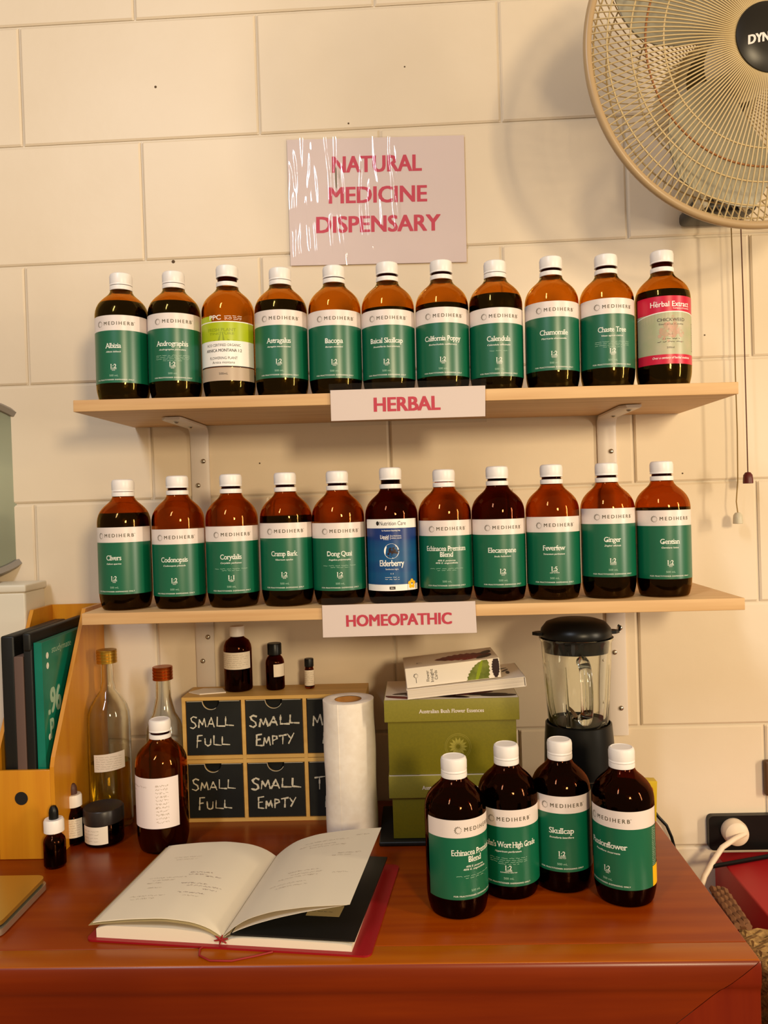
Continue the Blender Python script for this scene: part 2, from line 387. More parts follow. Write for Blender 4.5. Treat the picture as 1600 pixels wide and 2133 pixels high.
# ================================================================== DESK
c = atZ(1579, 2001)
DX1, DY0, DX0 = 0.3470, c.y, -1.05
def build_desk():
    d = thing('desk', 'orange-brown stained wooden desk with a mitred front corner, under the shelves', 'desk', (0, 0, 0))
    g = G(); seam = DY0 + 0.037
    g.box((DX0, seam, 0.722), (DX1, -0.006, 0.75), 0, bev=0.0012)
    g.build('tabletop', 'desk', d)
    g = G(); g.box((DX0, DY0 + .0012, 0.7300), (DX1, seam - .0004, 0.7502), 0, bev=0.0015)
    g.build('front_edging', 'desk_edge', d)
    # front apron with a full top edge, mitred at the right into the corner leg
    zb = 0.600
    prof = [(.0010, .7494), (.0000, .7482), (-.0008, .7440), (-.0012, .7350), (-.0006, .7260), (.0008, .7205), (.0024, .7175), (.0030, .7120), (.0030, .66), (.0030, zb)]
    mit = lambda z: (0.7500 - z) * 1.30
    g = G()
    for (y0, z0), (y1, z1) in zip(prof, prof[1:]):
        g.add([(DX0, DY0 + y0, z0), (DX1 - mit(z0) - .0005, DY0 + y0, z0), (DX1 - mit(z1) - .0005, DY0 + y1, z1), (DX0, DY0 + y1, z1)], [(0, 3, 2, 1)], 0, True)
    g.box((DX0, DY0 + .006, zb), (DX1 - .20, DY0 + .02, .7190)); g.build('apron', 'apron', d)
    g = G(); rows = prof + [(.0030, .5), (.003, 0)]
    xl = lambda z: DX1 - min(mit(z), .195) if z >= zb else (DX1 - .11 if z > .45 else DX1 - .075)
    for (y0, z0), (y1, z1) in zip(rows, rows[1:]):
        g.add([(xl(z0) + .0005, DY0 + y0, z0), (DX1, DY0 + y0, z0), (DX1, DY0 + y1, z1), (xl(z1) + .0005, DY0 + y1, z1)], [(0, 3, 2, 1)], 0, True)
    g.box((DX1 - .07, DY0 + .0055, 0), (DX1 - .0005, DY0 + .07, .7190)); g.build('leg', 'desk_leg', d)
    for (xa, xb, ya, yb) in ((DX1 - .075, DX1, -.08, -.01), (DX0, DX0 + .075, DY0 + .022, DY0 + .07), (DX0, DX0 + .075, -.08, -.01)):
        g = G(); g.box((xa, ya + .002, 0), (xb, yb, .7195), 0, bev=.002); g.build('leg', 'desk_leg', d)
    g = G(); g.box((DX1 - .022, DY0 + .0712, .63), (DX1 - .001, -.081, .7195), 0); g.build('side_rail', 'desk_leg', d)
build_desk()

# ================================================================== SHELVES
SH_D, SH_T = 0.2475, 0.016
SHELF = {}
def build_shelf(key, x0, z_left, tilt, label):
    R = RY(-tilt)                          # z = z_left + tilt*x
    d = thing('wall_shelf', label, 'shelf', (x0, 0, z_left), (0, -tilt, 0), 'two oak shelves on the wall')
    g = G(); g.box((0, -SH_D, -SH_T), (.9013, -.0015, 0), 0, bev=.0008)
    g.build('board', 'shelf', d)
    SHELF[key] = (x0, z_left, tilt)
    return d
SU = build_shelf('u', -0.4671, EYE + .1534, -0.0107, 'upper pale oak wall shelf on white brackets, carrying eleven bottles')
SL = build_shelf('l', -0.4665, EYE - .1409, -0.0044, 'lower pale oak wall shelf just above the desk clutter, carrying eleven bottles')
def shelf_z(key, x):
    x0, z, t = SHELF[key]; return z + t * (x - x0)
def build_bracket(key, u, v, label):
    X = atY(u, v, -.003).x; z = shelf_z(key, X) - SH_T - .0012
    d = thing('shelf_bracket', label, 'bracket', (X, -.001, z), group='white steel brackets under the shelves')
    L, H, r, t, hw = .162, .235, .018, .0022, .0155
    path = [(-L, 0), (-r, 0)] + [(-r + r * math.sin(a), -r + r * math.cos(a)) for a in [PI / 2 * i / 8 for i in range(1, 9)]] + [(0, -H)]
    g = G(); sec = [(-hw, 0), (-hw + .0025, -.0022), (hw - .0025, -.0022), (hw, 0)]
    vs = []; n = len(path)
    for i, (y, zz) in enumerate(path):
        a = path[max(0, i - 1)]; b = path[min(n - 1, i + 1)]; ty, tz = b[0] - a[0], b[1] - a[1]; l = math.hypot(ty, tz); ny, nz = -tz / l, ty / l
        for (x, h) in ((-hw, 0), (-hw, -.0030), (-hw + .003, -.0048), (hw - .003, -.0048), (hw, -.0030), (hw, 0)):
            xx = x
            if i == 0: xx = x * .72 + .003
            vs.append((xx, y + ny * h, zz + nz * h))
        if i == 0: path0 = 1
    fs = []
    for i in range(n - 1):
        for k in range(6):
            l = (k + 1) % 6; fs.append((i * 6 + k, i * 6 + l, (i + 1) * 6 + l, (i + 1) * 6 + k))
    fs += [(5, 4, 3, 2, 1, 0), tuple((n - 1) * 6 + k for k in range(6))]
    # widen just behind the chamfered tip
    vs2 = vs[:6] + [(x, -L + .010, z_) for (x, y, z_) in vs[6:12]] + vs[6:]
    fs2 = []
    for i in range(n):
        for k in range(6):
            l = (k + 1) % 6; fs2.append((i * 6 + k, i * 6 + l, (i + 1) * 6 + l, (i + 1) * 6 + k))
    fs2 += [(5, 4, 3, 2, 1, 0), tuple(n * 6 + k for k in range(6))]
    g.add(vs2, fs2, 0, True); g.build('strap', 'steel', d)
    for (x, y, zz, wall) in ((.002, -L + .024, 0, 0), (.0, -.052, 0, 0), (.006, 0, -.058, 1), (-.004, 0, -.098, 1), (.004, 0, -.190, 1)):
        g = G(); pr = [(.0042, 0), (.0040, .0012), (.0028, .0024), (.0008, .0028), (.0008, .0018), (0, .0018)]
        X_ = T3(x, y - (.0050 if wall else 0), zz - (0 if wall else .0050)) @ (RX(PI / 2) if wall else RX(PI))
        g.lathe(pr, 14, 0, X_); g.build('screw', 'screw', d)
build_bracket('u', 417, 960, 'white steel bracket under the left end of the upper shelf')
build_bracket('u', 1264, 920, 'white steel bracket under the right end of the upper shelf')
build_bracket('l', 428, 1360, 'white steel bracket under the left end of the lower shelf')
build_bracket('l', 1286, 1400, 'white steel bracket under the right end of the lower shelf, behind the blender')

# ================================================================== AMBER BOTTLES
def profile(k=1.0):
    o = [(0, .0015), (.022, .0012), (.0295, 0), (.0325, .0012), (.0340, .004), (.0352, .009), (.0363, .014), (.0370, .019), (.0373, .026), (.0373, .121),
         (.0371, .1255), (.0364, .1300), (.0350, .1345), (.0329, .1390), (.0300, .1430), (.0266, .1466), (.0232, .1496), (.0200, .1524), (.0174, .1552), (.0156, .1585), (.0149, .1610), (.0146, .1650)]
    return [(r * k, z * k) for r, z in o]
def glass_shell(k, mname, parent, lip=None, name='glass_body', t=.0022):
    o = profile(k); zt = (.1700 if lip is None else lip) * k
    o = o[:-1] + [(.0146 * k, .1650 * k), (.0130 * k, .1662 * k), (.0130 * k, zt)]
    inner = []
    for r, z in o[2:]:
        inner.append((max(r - t, .002), max(z, .0045)))
    inner = [(0, .0045)] + inner[2:]
    inner[-1] = (inner[-1][0], zt)
    prof = o + inner[::-1]
    g = G(); g.lathe(prof, 56, 0); return g.build(name, mname, parent)
def liquid_part(k, level, mname, parent, t=.0009):
    pts = [(r - t, z) for r, z in profile(k) if r > .033 and z < level and z > .002]
    pts = [(0, .0022), (.0305 * k, .0022)] + pts
    # radius at level
    P = profile(k)
    for (r0, z0), (r1, z1) in zip(P, P[1:]):
        if z0 <= level <= z1 and z1 > z0: rl = r0 + (r1 - r0) * (level - z0) / (z1 - z0); break
    pts += [(rl - t, level), (0, level)]
    g = G(); g.lathe(pts, 48, 0); return g.build('liquid', mname, parent)
def cap_parts(k, gap, parent):
    g = G(); r = .0157 * k; z0 = .1603 * k
    g.lathe([(.0150 * k, z0), (r, z0 + .0003), (r + .0002, z0 + .0030), (r, z0 + .0062), (.0148 * k, z0 + .0065)], 40, 0)
    g.lathe([(.0148 * k, z0 + .0064), (.0135 * k, z0 + .0064)], 40, 0)
    g.build('tamper_band', 'cap', parent)
    z1 = z0 + .0071 + gap; h = .0172 * k
    g = G(); n = 90; rings = []
    pr = [(.0136, 0), (.0157, 0), (.0157, .0014), (.0153, .0022), (.0156, .0034), (.0157, .0125), (.0150, .0158), (.0132, .0172), (.0128, .0172), (.0124, .0168), (0, .0168)]
    vs = []; fs = []
    for j, (r_, z_) in enumerate(pr[:-1]):
        for i in range(n):
            a = 2 * PI * i / n; rr = r_ * k
            if 4 <= j <= 5: rr += .00022 * (1 if i % 2 else -1)
            vs.append((rr * math.cos(a), rr * math.sin(a), z1 + z_ * k))
    m = len(pr) - 1
    for j in range(m - 1):
        for i in range(n):
            l = (i + 1) % n; fs.append((j * n + i, j * n + l, (j + 1) * n + l, (j + 1) * n + i))
    fs.append(tuple((m - 1) * n + i for i in range(n)))
    g.add(vs, fs, 0, True); g.build('cap', 'cap', parent)
    if gap > .0015:            # threaded neck showing between cap and band
        g = G(); th = []
        z = z0 + .0066
        while z < z1 + .004: th += [(.0131 * k, z), (.0139 * k, z + .0009), (.0131 * k, z + .0018)]; z += .0024
        g.lathe(th, 32, 0); g.build('neck_thread', 'amber_dark', parent)
def cyl(R, phi0):
    """label mapping: a is arc length from the text centre; phi0 turns the label about the bottle; front is -y"""
    def f(a, z, off):
        t = a / R + phi0; r = R + .0002 + off
        return (r * math.sin(t), -r * math.cos(t), z)
    return f
def patch(g, fm, a0, a1, z0, z1, mi, off=0.0, n=None):
    n = n or max(1, int(abs(a1 - a0) / .0025))
    g.grid(lambda u, v: fm(a0 + (a1 - a0) * u, z0 + (z1 - z0) * v, off), n, 1, mi)
def swirl(g, fm, cx, cz, R, mi, off):
    for i in range(13):
        a = 2 * PI * i / 13; big = .5 + .5 * math.cos(a - 2.6)
        L = R * (.34 + .26 * big); wd = R * (.07 + .09 * big); r1 = R * 1.04; r0 = r1 - L; tw = .22
        p0 = (r0 * math.cos(a), r0 * math.sin(a)); p1 = (r1 * math.cos(a + tw), r1 * math.sin(a + tw))
        mx, mz = (p0[0] * .45 + p1[0] * .55), (p0[1] * .45 + p1[1] * .55)
        nx, nz = -(p1[1] - p0[1]), (p1[0] - p0[0]); l = math.hypot(nx, nz); nx, nz = nx / l * wd, nz / l * wd
        pts = [p0, (mx - nx, mz - nz), p1, (mx + nx, mz + nz)]
        g.add([fm(cx + x, cz + z, off) for x, z in pts], [(0, 1, 2, 3)], mi)
O1, O2 = .00012, .00022
def green_label(parent, phi, ztop, name, nw, latin, ratio, sub, dose=True, dosew=None, fine=0, ml='500 mL', a0=None, a1=None, side_print=False, big=1.0, lat2=None):
    R = .0373; fm = cyl(R, phi); g = G()
    lo = (-PI * .52 - phi) * R if a0 is None else a0; hi = (PI * .50 - phi) * R if a1 is None else a1
    zw = ztop - .0212; zb = ztop - .0940
    patch(g, fm, lo, hi, zw, ztop, 0); patch(g, fm, lo, hi, zb, zw, 1)
    c = .0035
    letter(g, 'MEDIHERB', c + .0045, ztop - .0114, .0420, .0046, fm, 2, bold=.018, space=1.45, off=O1)
    letter(g, '\u2122', c + .0265, ztop - .0095, .0016, .0014, fm, 2, off=O1)
    swirl(g, fm, c - .0240, ztop - .0118, .0046, 2, O1)
    lines = name.split('\n'); z = ztop - .0425 + (.004 if len(lines) > 1 else 0)
    for i, ln in enumerate(lines):
        ww = nw if i == 0 else nw * len(ln) / len(lines[0]) * 1.05
        letter(g, ln, 0, z, ww, .0068 * big, fm, 3, bold=.007, space=.92, off=O1, serif=True)
        z -= .0082
    if latin: letter(g, latin, 0, z - .0002, min(nw * .98, len(latin) * .00165), .0021, fm, 3, bold=.014, italic=.25, off=O1)
    if lat2: letter(g, lat2, 0, z - .0036, len(lat2) * .00165, .0021, fm, 3, bold=.014, italic=.25, off=O1)
    zz = z - .0085 - (.003 if lat2 else 0)
    for i in range(fine):
        wq = .048 if i < fine - 1 else .026
        wiggle(g, -wq / 2, wq / 2, zz - .0024 * i, .0010, fm, 4, O1, .0004, hash((name, i)) % 999 if False else len(name) * 7 + i)
    if ratio:
        zr = ztop - .0705 + .0055
        rz = ztop - .0520 - (.0185 - .0005) + .0
        rz = ztop - .0718 + .0030 + .0
        yy = ztop - .0700
        rz = zb + .0205 - .001
        letter(g, ratio, 0, rz + .0035, .0078, .0056, fm, 3, bold=.012, space=1.0, off=O1, serif=True)
        patch(g, fm, -.0042, .0042, rz - .0008, rz - .0002, 3, O1)
        if sub: letter(g, sub, 0, rz - .0022, len(sub) * .00115, .0012, fm, 3, bold=.012, off=O1)
    letter(g, ml, 0, zb + .0100, .0125, .0025, fm, 4, off=O1)
    letter(g, 'FOR PRACTITIONER DISPENSING ONLY', .0, zb + .0042, .0555, .0017, fm, 3, bold=.014, space=1.15, off=O1)
    if side_print:
        q0 = side_print * R - phi * R
        for i in range(21): wiggle(g, q0, q0 + .012, zw - .003 - i * .0022, .0009, fm, 4, O1, .0005, i + 50)
    return g, fm
def finish_label(g, parent, mats=('lab_white', 'lab_green', 'ink', 'txt', 'txt_dim')):
    return g.build('label', list(mats), parent, sharp=60)
MEDI = 'dark green and white labelled amber bottle'
def amber(label, loc, group, glassm, level, liqm, gap, tilt=0.0):
    t = thing('tincture_bottle', label, 'bottle', loc, (0, -tilt, 0), group)
    glass_shell(1.0, glassm, t, lip=.1700 + gap + .006)
    if level: liquid_part(1.0, level, liqm, t)
    cap_parts(1.0, gap, t)
    return t
AX = -.1945
upper = [  # uc, ut, vtop, name, name width mm, latin, ratio, sub, fine, liquid v, glass, gap, label
 (254.3, 235.5, 655, 'Albizia', 22, 'Albizia lebbeck', '1:2', 'BARK', 0, 622, 'amber', 0, 'first bottle from the left on the upper shelf, green label reading Albizia'),
 (363.6, 357.6, 650.5, 'Andrographis', 45, 'Andrographis paniculata', '1:2', 'HERB', 4, 622, 'amber', 0, 'upper shelf bottle with green label reading Andrographis, second from left'),
 (475.5, 475.5, 0, 'ARNICA', 0, '', '', '', 0, 775, 'amber', .0060, 'upper shelf bottle with lime green and white Arnica Montana label'),
 (585.6, 579.6, 644, 'Astragalus', 34, 'Astragalus membranaceus', '1:2', 'ROOT', 0, 621, 'amber', 0, 'upper shelf bottle with green label reading Astragalus, right of the lime green label'),
 (697.4, 695.0, 644.5, 'Bacopa', 25, 'Bacopa monnieri', '1:2', 'HERB', 0, 700, 'amber', .0006, 'upper shelf bottle with green label reading Bacopa, half behind the HERBAL sign'),
 (808.4, 804.0, 643.6, 'Baical Skullcap', 47, 'Scutellaria baicalensis', '1:2', 'ROOT', 0, 637, 'amber', .0030, 'upper shelf bottle with green label reading Baical Skullcap'),
 (921.0, 921.5, 639, 'California Poppy', 52, 'Eschscholzia californica', '1:2', 'HERB', 0, 628, 'amber', .0030, 'upper shelf bottle with green label reading California Poppy'),
 (1033., 1038.5, 640, 'Calendula', 33, 'Calendula officinalis', '1:2', 'FLOWER', 1, 608, 'amber', 0, 'upper shelf bottle with green label reading Calendula, right of the HERBAL sign'),
 (1149.4, 1153.5, 626.6, 'Chamomile', 39, 'Matricaria chamomilla', '1:2', 'FLOWER', 0, 700, 'amber', .0030, 'upper shelf bottle with green label reading Chamomile'),
 (1264., 1275., 620.5, 'Chaste Tree', 39, 'Vitex agnus-castus', '1:2', 'FRUIT', 4, 700, 'amber', .0034, 'upper shelf bottle with green label reading Chaste Tree'),
 (1380.6, 1380.6, 0, 'CHICKWEED', 0, '', '', '', 0, 600, 'amber', .0060, 'rightmost bottle on the upper shelf, with red and sage Chickweed label'),
]
lower = [
 (260.0, 237.0, 1098, 'Clivers', 22, 'Galium aparine', '1:2', 'HERB', 0, 1069, 'amber_red', 0, 'first bottle from the left on the lower shelf, green label reading Clivers'),
 (373.0, 361.7, 1102, 'Codonopsis', 38, 'Codonopsis pilosula', '1:2', 'ROOT', 0, 1160, 'amber_red', .0030, 'lower shelf bottle with green label reading Codonopsis'),
 (484.5, 480.0, 1096, 'Corydalis', 30, 'Corydalis yanhusuo', '1:1', 'TUBER', 2, 1150, 'amber_red', .0030, 'lower shelf bottle with green label reading Corydalis'),
 (597.6, 591.0, 1089, 'Cramp Bark', 37, 'Viburnum opulus', '1:2', 'BARK', 0, 1074, 'amber_red', .0030, 'lower shelf bottle with green label reading Cramp Bark'),
 (706.0, 706.6, 1089, 'Dong Quai', 35, 'Angelica polymorpha', '1:2', 'ROOT', 2, 1140, 'amber_red', .0030, 'lower shelf bottle with green label reading Dong Quai, above the HOMEOPATHIC sign'),
 (817.0, 818.0, 0, 'ELDERBERRY', 0, '', '', '', 0, 1120, 'amber_dark', .0055, 'lower shelf bottle with blue Elderberry label and yellow flower mark'),
 (928.0, 929.5, 1084, 'Echinacea Premium\nBlend', 58, '40% E. purpurea', '', '', 2, 1140, 'amber_red', .0006, 'lower shelf bottle with green label reading Echinacea Premium Blend'),
 (1039., 1046.5, 1081.5, 'Elecampane', 40, 'Inula helenium', '1:2', 'ROOT', 0, 1140, 'amber_dark', .0028, 'lower shelf bottle with green label reading Elecampane'),
 (1152., 1154., 1076.5, 'Feverfew', 30, 'Tanacetum parthenium', '1:5', 'LEAF & STEM', 0, 1140, 'amber_red', .0030, 'lower shelf bottle with green label reading Feverfew, above the blender'),
 (1267., 1276., 1059, 'Ginger', 23, 'Zingiber officinale', '1:2', 'RHIZOME', 0, 1140, 'amber_red', .0028, 'lower shelf bottle with green label reading Ginger'),
 (1381.6, 1395., 1063, 'Gentian', 26, 'Gentiana lutea', '1:2', 'ROOT', 0, 1057, 'amber_red', .0028, 'rightmost bottle on the lower shelf, green label reading Gentian'),
]
def zfront(u, v, y, zbase): return atY(u, v, y - .0373).z - zbase
def arnica(t, ut, zb):
    fm = cyl(.0373, 0); g = G(); h = lambda v: zfront(ut, v, AX, zb)
    A = .052
    patch(g, fm, -A, A, h(792), h(764.5), 4); patch(g, fm, -A, A, h(761.5), h(709), 0); patch(g, fm, -A, A, h(709), h(670), 1)
    patch(g, fm, -A, A, h(763.5), h(761.5), 3); patch(g, fm, -A, A, h(670), h(668), 0)
    patch(g, fm, -A, -.016, h(668), h(656), 1)
    for i in range(11):
        a = -.035 + i * .007
        g.add([fm(a * .3, h(688), O1 * .5), fm(a, h(708.5), O1 * .5), fm(a + .0028, h(708.5), O1 * .5)], [(0, 1, 2)], 2)
    letter(g, 'PPC', -.0105, h(660), .0175, .0062, fm, 0, bold=.012, off=O1)
    for i in range(3): wiggle(g, .003, .028, h(657.5 + 3.2 * i), .001, fm, 0, O1, .0005, i)
    letter(g, 'FRESH PLANT', -.002, h(686), .041, .0042, fm, 2, bold=.01, off=O1)
    letter(g, 'TINCTURE', -.002, h(694), .036, .0030, fm, 2, bold=.01, off=O1)
    letter(g, 'ACO CERTIFIED ORGANIC', 0, h(718), .050, .0035, fm, 3, off=O1)
    letter(g, 'ARNICA MONTANA 1:2', 0, h(729), .053, .0040, fm, 3, bold=.012, off=O1)
    letter(g, 'FLOWERING PLANT', 0, h(745), .040, .0036, fm, 3, off=O1)
    letter(g, 'Arnica montana', 0, h(754), .032, .0034, fm, 3, off=O1)
    letter(g, '500mL', 0, h(777.5), .0125, .0030, fm, 3, off=O1)
    g.build('label', ['lab_pure', 'lime', 'lime_d', 'black_ink', 'tan'], t, sharp=60)
def chickweed(t, ut, zb):
    fm = cyl(.0373, 0.05); g = G(); h = lambda v: zfront(ut, v, AX, zb); A = .053
    patch(g, fm, -A, A, h(758), h(738), 0); patch(g, fm, -A, A, h(738), h(653), 1); patch(g, fm, -A, A, h(653), h(616), 0)
    # white arch under the red band
    n = 24
    for i in range(n):
        a0 = -A + 2 * A * i / n; a1 = -A + 2 * A * (i + 1) / n
        q = lambda a: h(657) + (h(648) - h(657)) * (1 - ((a - .006) / A) ** 2)
        g.add([fm(a0, q(a0) - .0045, O1 * .6), fm(a1, q(a1) - .0045, O1 * .6), fm(a1, q(a1), O1 * .6), fm(a0, q(a0), O1 * .6)], [(0, 1, 2, 3)], 2)
        g.add([fm(a0, q(a0) - .012, O1 * .5), fm(a1, q(a1) - .012, O1 * .5), fm(a1, q(a1) - .0012, O1 * .7), fm(a0, q(a0) - .0012, O1 * .7)], [(0, 1, 2, 3)], 1)
    letter(g, 'Herbal Extract', -.001, h(633), .056, .0070, fm, 2, bold=.012, off=O1)
    letter(g, 'Company of Australia', .014, h(642), .026, .0020, fm, 2, bold=.01, off=O1)
    letter(g, 'The', -.022, h(628), .005, .0022, fm, 2, bold=.01, off=O1)
    letter(g, 'CHICKWEED', -.001, h(666), .038, .0042, fm, 4, bold=.008, off=O1)
    # blurred flower print
    rr = random.Random(3)
    for i in range(60):
        a, z = rr.gauss(-.002, .008), h(690) + rr.gauss(0, .006); s = rr.uniform(.001, .0035)
        g.add([fm(a + s * math.cos(k * PI / 3), z + s * math.sin(k * PI / 3), O1 * .8 + i * 1e-6) for k in range(6)], [tuple(range(6))], 3)
    letter(g, 'Stellaria media', -.001, h(675), .034, .0022, fm, 4, off=O1)
    letter(g, '1:2', -.003, h(686), .005, .0028, fm, 4, off=O1)
    letter(g, 'HERB', -.003, h(696), .006, .0020, fm, 4, off=O1)
    wiggle(g, -.014, .010, h(706), .0014, fm, 4, O1, .0006, 3); wiggle(g, -.020, .016, h(712), .0014, fm, 4, O1, .0006, 4)
    letter(g, '500ml', -.003, h(724), .010, .0026, fm, 4, off=O1)
    letter(g, 'Over a century of herbal medicine', .0, h(745), .054, .0030, fm, 2, bold=.01, italic=.3, off=O1)
    for i in range(16): wiggle(g, .036, .044, h(672 + 3.8 * i), .0012, fm, 4, O1, .0005, i)
    g.build('label', ['red_lab', 'sage', 'lab_pure', 'pink_bl', 'petal_dk'], t, sharp=60)
def elderberry(t, ut, zb):
    fm = cyl(.0373, 0.0); g = G(); h = lambda v: zfront(ut, v, AX, zb); A = .043
    patch(g, fm, -A, A, h(1100), h(1081), 0); patch(g, fm, -A, A, h(1218), h(1100.3), 1); patch(g, fm, -A, A, h(1231), h(1218), 0)
    patch(g, fm, -.004, .004, h(1228), h(1222), 2, O1 * .7); letter(g, '500mL', 0, h(1225), .005, .0020, fm, 0, off=O1)
    letter(g, '\u25CFNutrition Care', 0, h(1090), .043, .0054, fm, 2, off=O1)
    letter(g, 'For Practitioner Dispensing Only', 0, h(1105), .026, .0018, fm, 0, bold=.012, off=O1)
    letter(g, 'Liquid', -.0095, h(1118), .0120, .0052, fm, 0, bold=.012, off=O1); letter(g, 'Herbs', -.006, h(1123.5), .005, .0018, fm, 0, off=O1)
    patch(g, fm, -.0014, -.0010, h(1124), h(1114), 0, O1)
    letter(g, 'NUTRITIONAL', .0072, h(1116.5), .0145, .0016, fm, 0, off=O1); letter(g, 'HERBAL LIQUID', .0072, h(1121), .0145, .0016, fm, 0, off=O1)
    R_ = .0105; cz = h(1148)
    g.add([fm(R_ * math.cos(k * PI / 20), cz + R_ * math.sin(k * PI / 20), O1 * .6) for k in range(40)], [tuple(range(40))], 0)
    rr = random.Random(5)
    for i in range(34):
        a, z = rr.gauss(0, .0036), cz - .001 + rr.gauss(0, .0022); s = rr.uniform(.0006, .0013)
        g.add([fm(a + s * math.cos(k * PI / 3) * 1.6, z + s * math.sin(k * PI / 3), O1 + i * 1e-6) for k in range(6)], [tuple(range(6))], 3)
    for (a, z, b, y) in ((0, 0, .004, .006), (0, 0, -.005, .003), (.002, 0, .007, .001)):
        g.add([fm(a, cz + z, O2), fm(b, cz + y, O2), fm(b + .0006, cz + y - .0003, O2), fm(a + .0006, cz + z - .0004, O2)], [(0, 1, 2, 3)], 3)
    letter(g, 'Elderberry', 0, h(1173), .0345, .0082, fm, 0, bold=.014, space=.95, off=O1)
    letter(g, 'Sambucus nigra', 0, h(1185.5), .018, .0020, fm, 0, off=O1)
    letter(g, '1:1', 0, h(1195), .0035, .0020, fm, 0, off=O1)
    for i in range(2): wiggle(g, -.010, .010, h(1203 + 4 * i), .001, fm, 0, O1, .0004, i)
    # purple hexagon with a five-petal yellow flower, lower right
    cx = .0295; pts = [(-.0075, h(1231)), (.0085, h(1231)), (.0085, h(1211)), (.0005, h(1202)), (-.0075, h(1211))]
    g.add([fm(cx + a, z, O1 * .7) for a, z in pts], [(0, 1, 2, 3, 4)], 4)
    for i in range(5):
        a = PI / 2 + i * 2 * PI / 5; px, pz = .0042 * math.cos(a), .0042 * math.sin(a)
        g.add([fm(cx + px + .0028 * math.cos(k * PI / 5) , h(1218) + pz + .0028 * math.sin(k * PI / 5), O2) for k in range(10)], [tuple(range(10))], 5)
    g.build('label', ['lab_pure', 'blue', 'black_ink', 'petal_dk', MT['purple'], 'yellow'], t, sharp=60)
MT['purple'] = mat('label_purple', (70, 40, 80), 0.4)
def place_row(rows, key, group):
    for (uc, ut, vt, name, nw, latin, ratio, sub, fine, vl, gm, gap, lab) in rows:
        vm = 720 if key == 'u' else 1150
        X = atY(uc, vm, AX).x; zb = shelf_z(key, X) + .0004
        ztl = zfront(uc, vl, AX, zb) if vl else None
        lvl = min(max(ztl + (.0 if key == 'u' else 0), .03), .150)
        # the far liquid rim is what shows from below / above
        lm = 'liquid'
        t = amber(lab, (X, AX, zb), group, gm, lvl, lm, gap, SHELF[key][2])
        if name == 'ARNICA': arnica(t, ut, zb); continue
        if name == 'CHICKWEED': chickweed(t, ut, zb); continue
        if name == 'ELDERBERRY': elderberry(t, ut, zb); continue
        phi = math.asin(max(-.9, min(.9, (ut - uc) / 54.7))) - math.atan2(X, LD + AX) * 0.0
        phi += -math.atan2(X, LD + AX)
        # text faces where the photo shows it as seen from the camera
        g, fm = green_label(t, phi, zfront(uc, vt, AX, zb), name, nw / 1000, latin, ratio, sub, fine=fine, lat2=('40% E. angustifolia' if name.startswith('Echin') else None))
        finish_label(g, t)
place_row(upper, 'u', 'tincture bottles on the upper shelf')
place_row(lower, 'l', 'tincture bottles on the lower shelf')

# four bottles on the desk
def desk_bottle(uc, vb, ut, name, nw, latin, ratio, sub, fine, vt, lab, **kw):
    p = atZ(uc, vb - 16, .75); p0 = atZ(uc, vb, .75); X, Y = p0.x, p0.y + .0325
    X = atY(uc, (vb + 1750) / 2, Y).x
    t = amber(lab, (X, Y, .7504), 'tincture bottles standing on the desk', 'amber_dark', .136, 'liquid', 0)
    W = 54.7 * (LD + AX) / (LD + Y)
    vd = math.atan2(X, LD + Y)
    phi = math.asin(max(-.95, min(.95, (ut - uc) / W))) - vd
    zt = atY(uc, vt, Y - .0373).z - .7504
    g, fm = green_label(t, phi, zt, name, nw / 1000, latin, ratio, sub, fine=fine, **kw)
    finish_label(g, t); return t, phi, zt
desk_bottle(953, 1918, 990, 'Echinacea Premium\nBlend', 58, '40% E. purpurea', '', '', 2, 1709, 'dark bottle on the desk labelled Echinacea Premium Blend, frontmost of four', lat2='40% E. angustifolia', a0=-.062)
desk_bottle(1062, 1877, 1060, "St John's Wort High Grade", 76, 'Hypericum perforatum', '1:2', 'FLOWERING HERB TOP', 4, 1688, "dark bottle on the desk labelled St John's Wort High Grade, second from left")
desk_bottle(1173, 1863, 1172, 'Skullcap', 31, 'Scutellaria lateriflora', '1:2', 'HERB TOP', 0, 1660, 'dark bottle on the desk labelled Skullcap, third from left')
t4, ph4, zt4 = desk_bottle(1302, 1893, 1268, 'Passionflower', 50, 'Passiflora incarnata', '1:2', 'HERB', 0, 1692, 'dark bottle on the desk labelled Passionflower, rightmost of four', side_print=.80, a1=.072)
fm = cyl(.0373, 0); g = G(); patch(g, fm, .80 * .0373, 1.55 * .0373, zt4 - .0940, zt4 - .070, 0, O1); g.build('warning_panel', 'yellow', t4, sharp=60)

# large amber bottle with handwritten white label
p0 = atZ(334, 1781); X, Y = p0.x, p0.y + .0325; X = atY(339, 1680, Y).x
t = thing('tincture_bottle', 'amber bottle with plain handwritten white label on desk left of the drawers', 'bottle', (X, Y, .7504))
glass_shell(1.0, 'amber_red', t, lip=.176); liquid_part(1.0, .062, 'liquid_red', t); cap_parts(1.0, .003, t)
fm = cyl(.0373, -.10); g = G(); zt = atY(330, 1622, Y - .037).z - .7504; zb_ = atY(330, 1727, Y - .037).z - .7504
patch(g, fm, -.048, .040, zb_, zt, 0)
for i in range(11):
    z = zt - .011 - i * .0052
    wiggle(g, .006, .024, z, .0034, fm, 1, O1, .0004, i + 9, .0012)
wiggle(g, -.040, -.008, zt - .013, .003, fm, 1, O1, .0004, 77); wiggle(g, -.040, -.030, zt - .019, .003, fm, 1, O1, .0004, 78)
g.build('label', ['paper', 'pencil'], t, sharp=60)

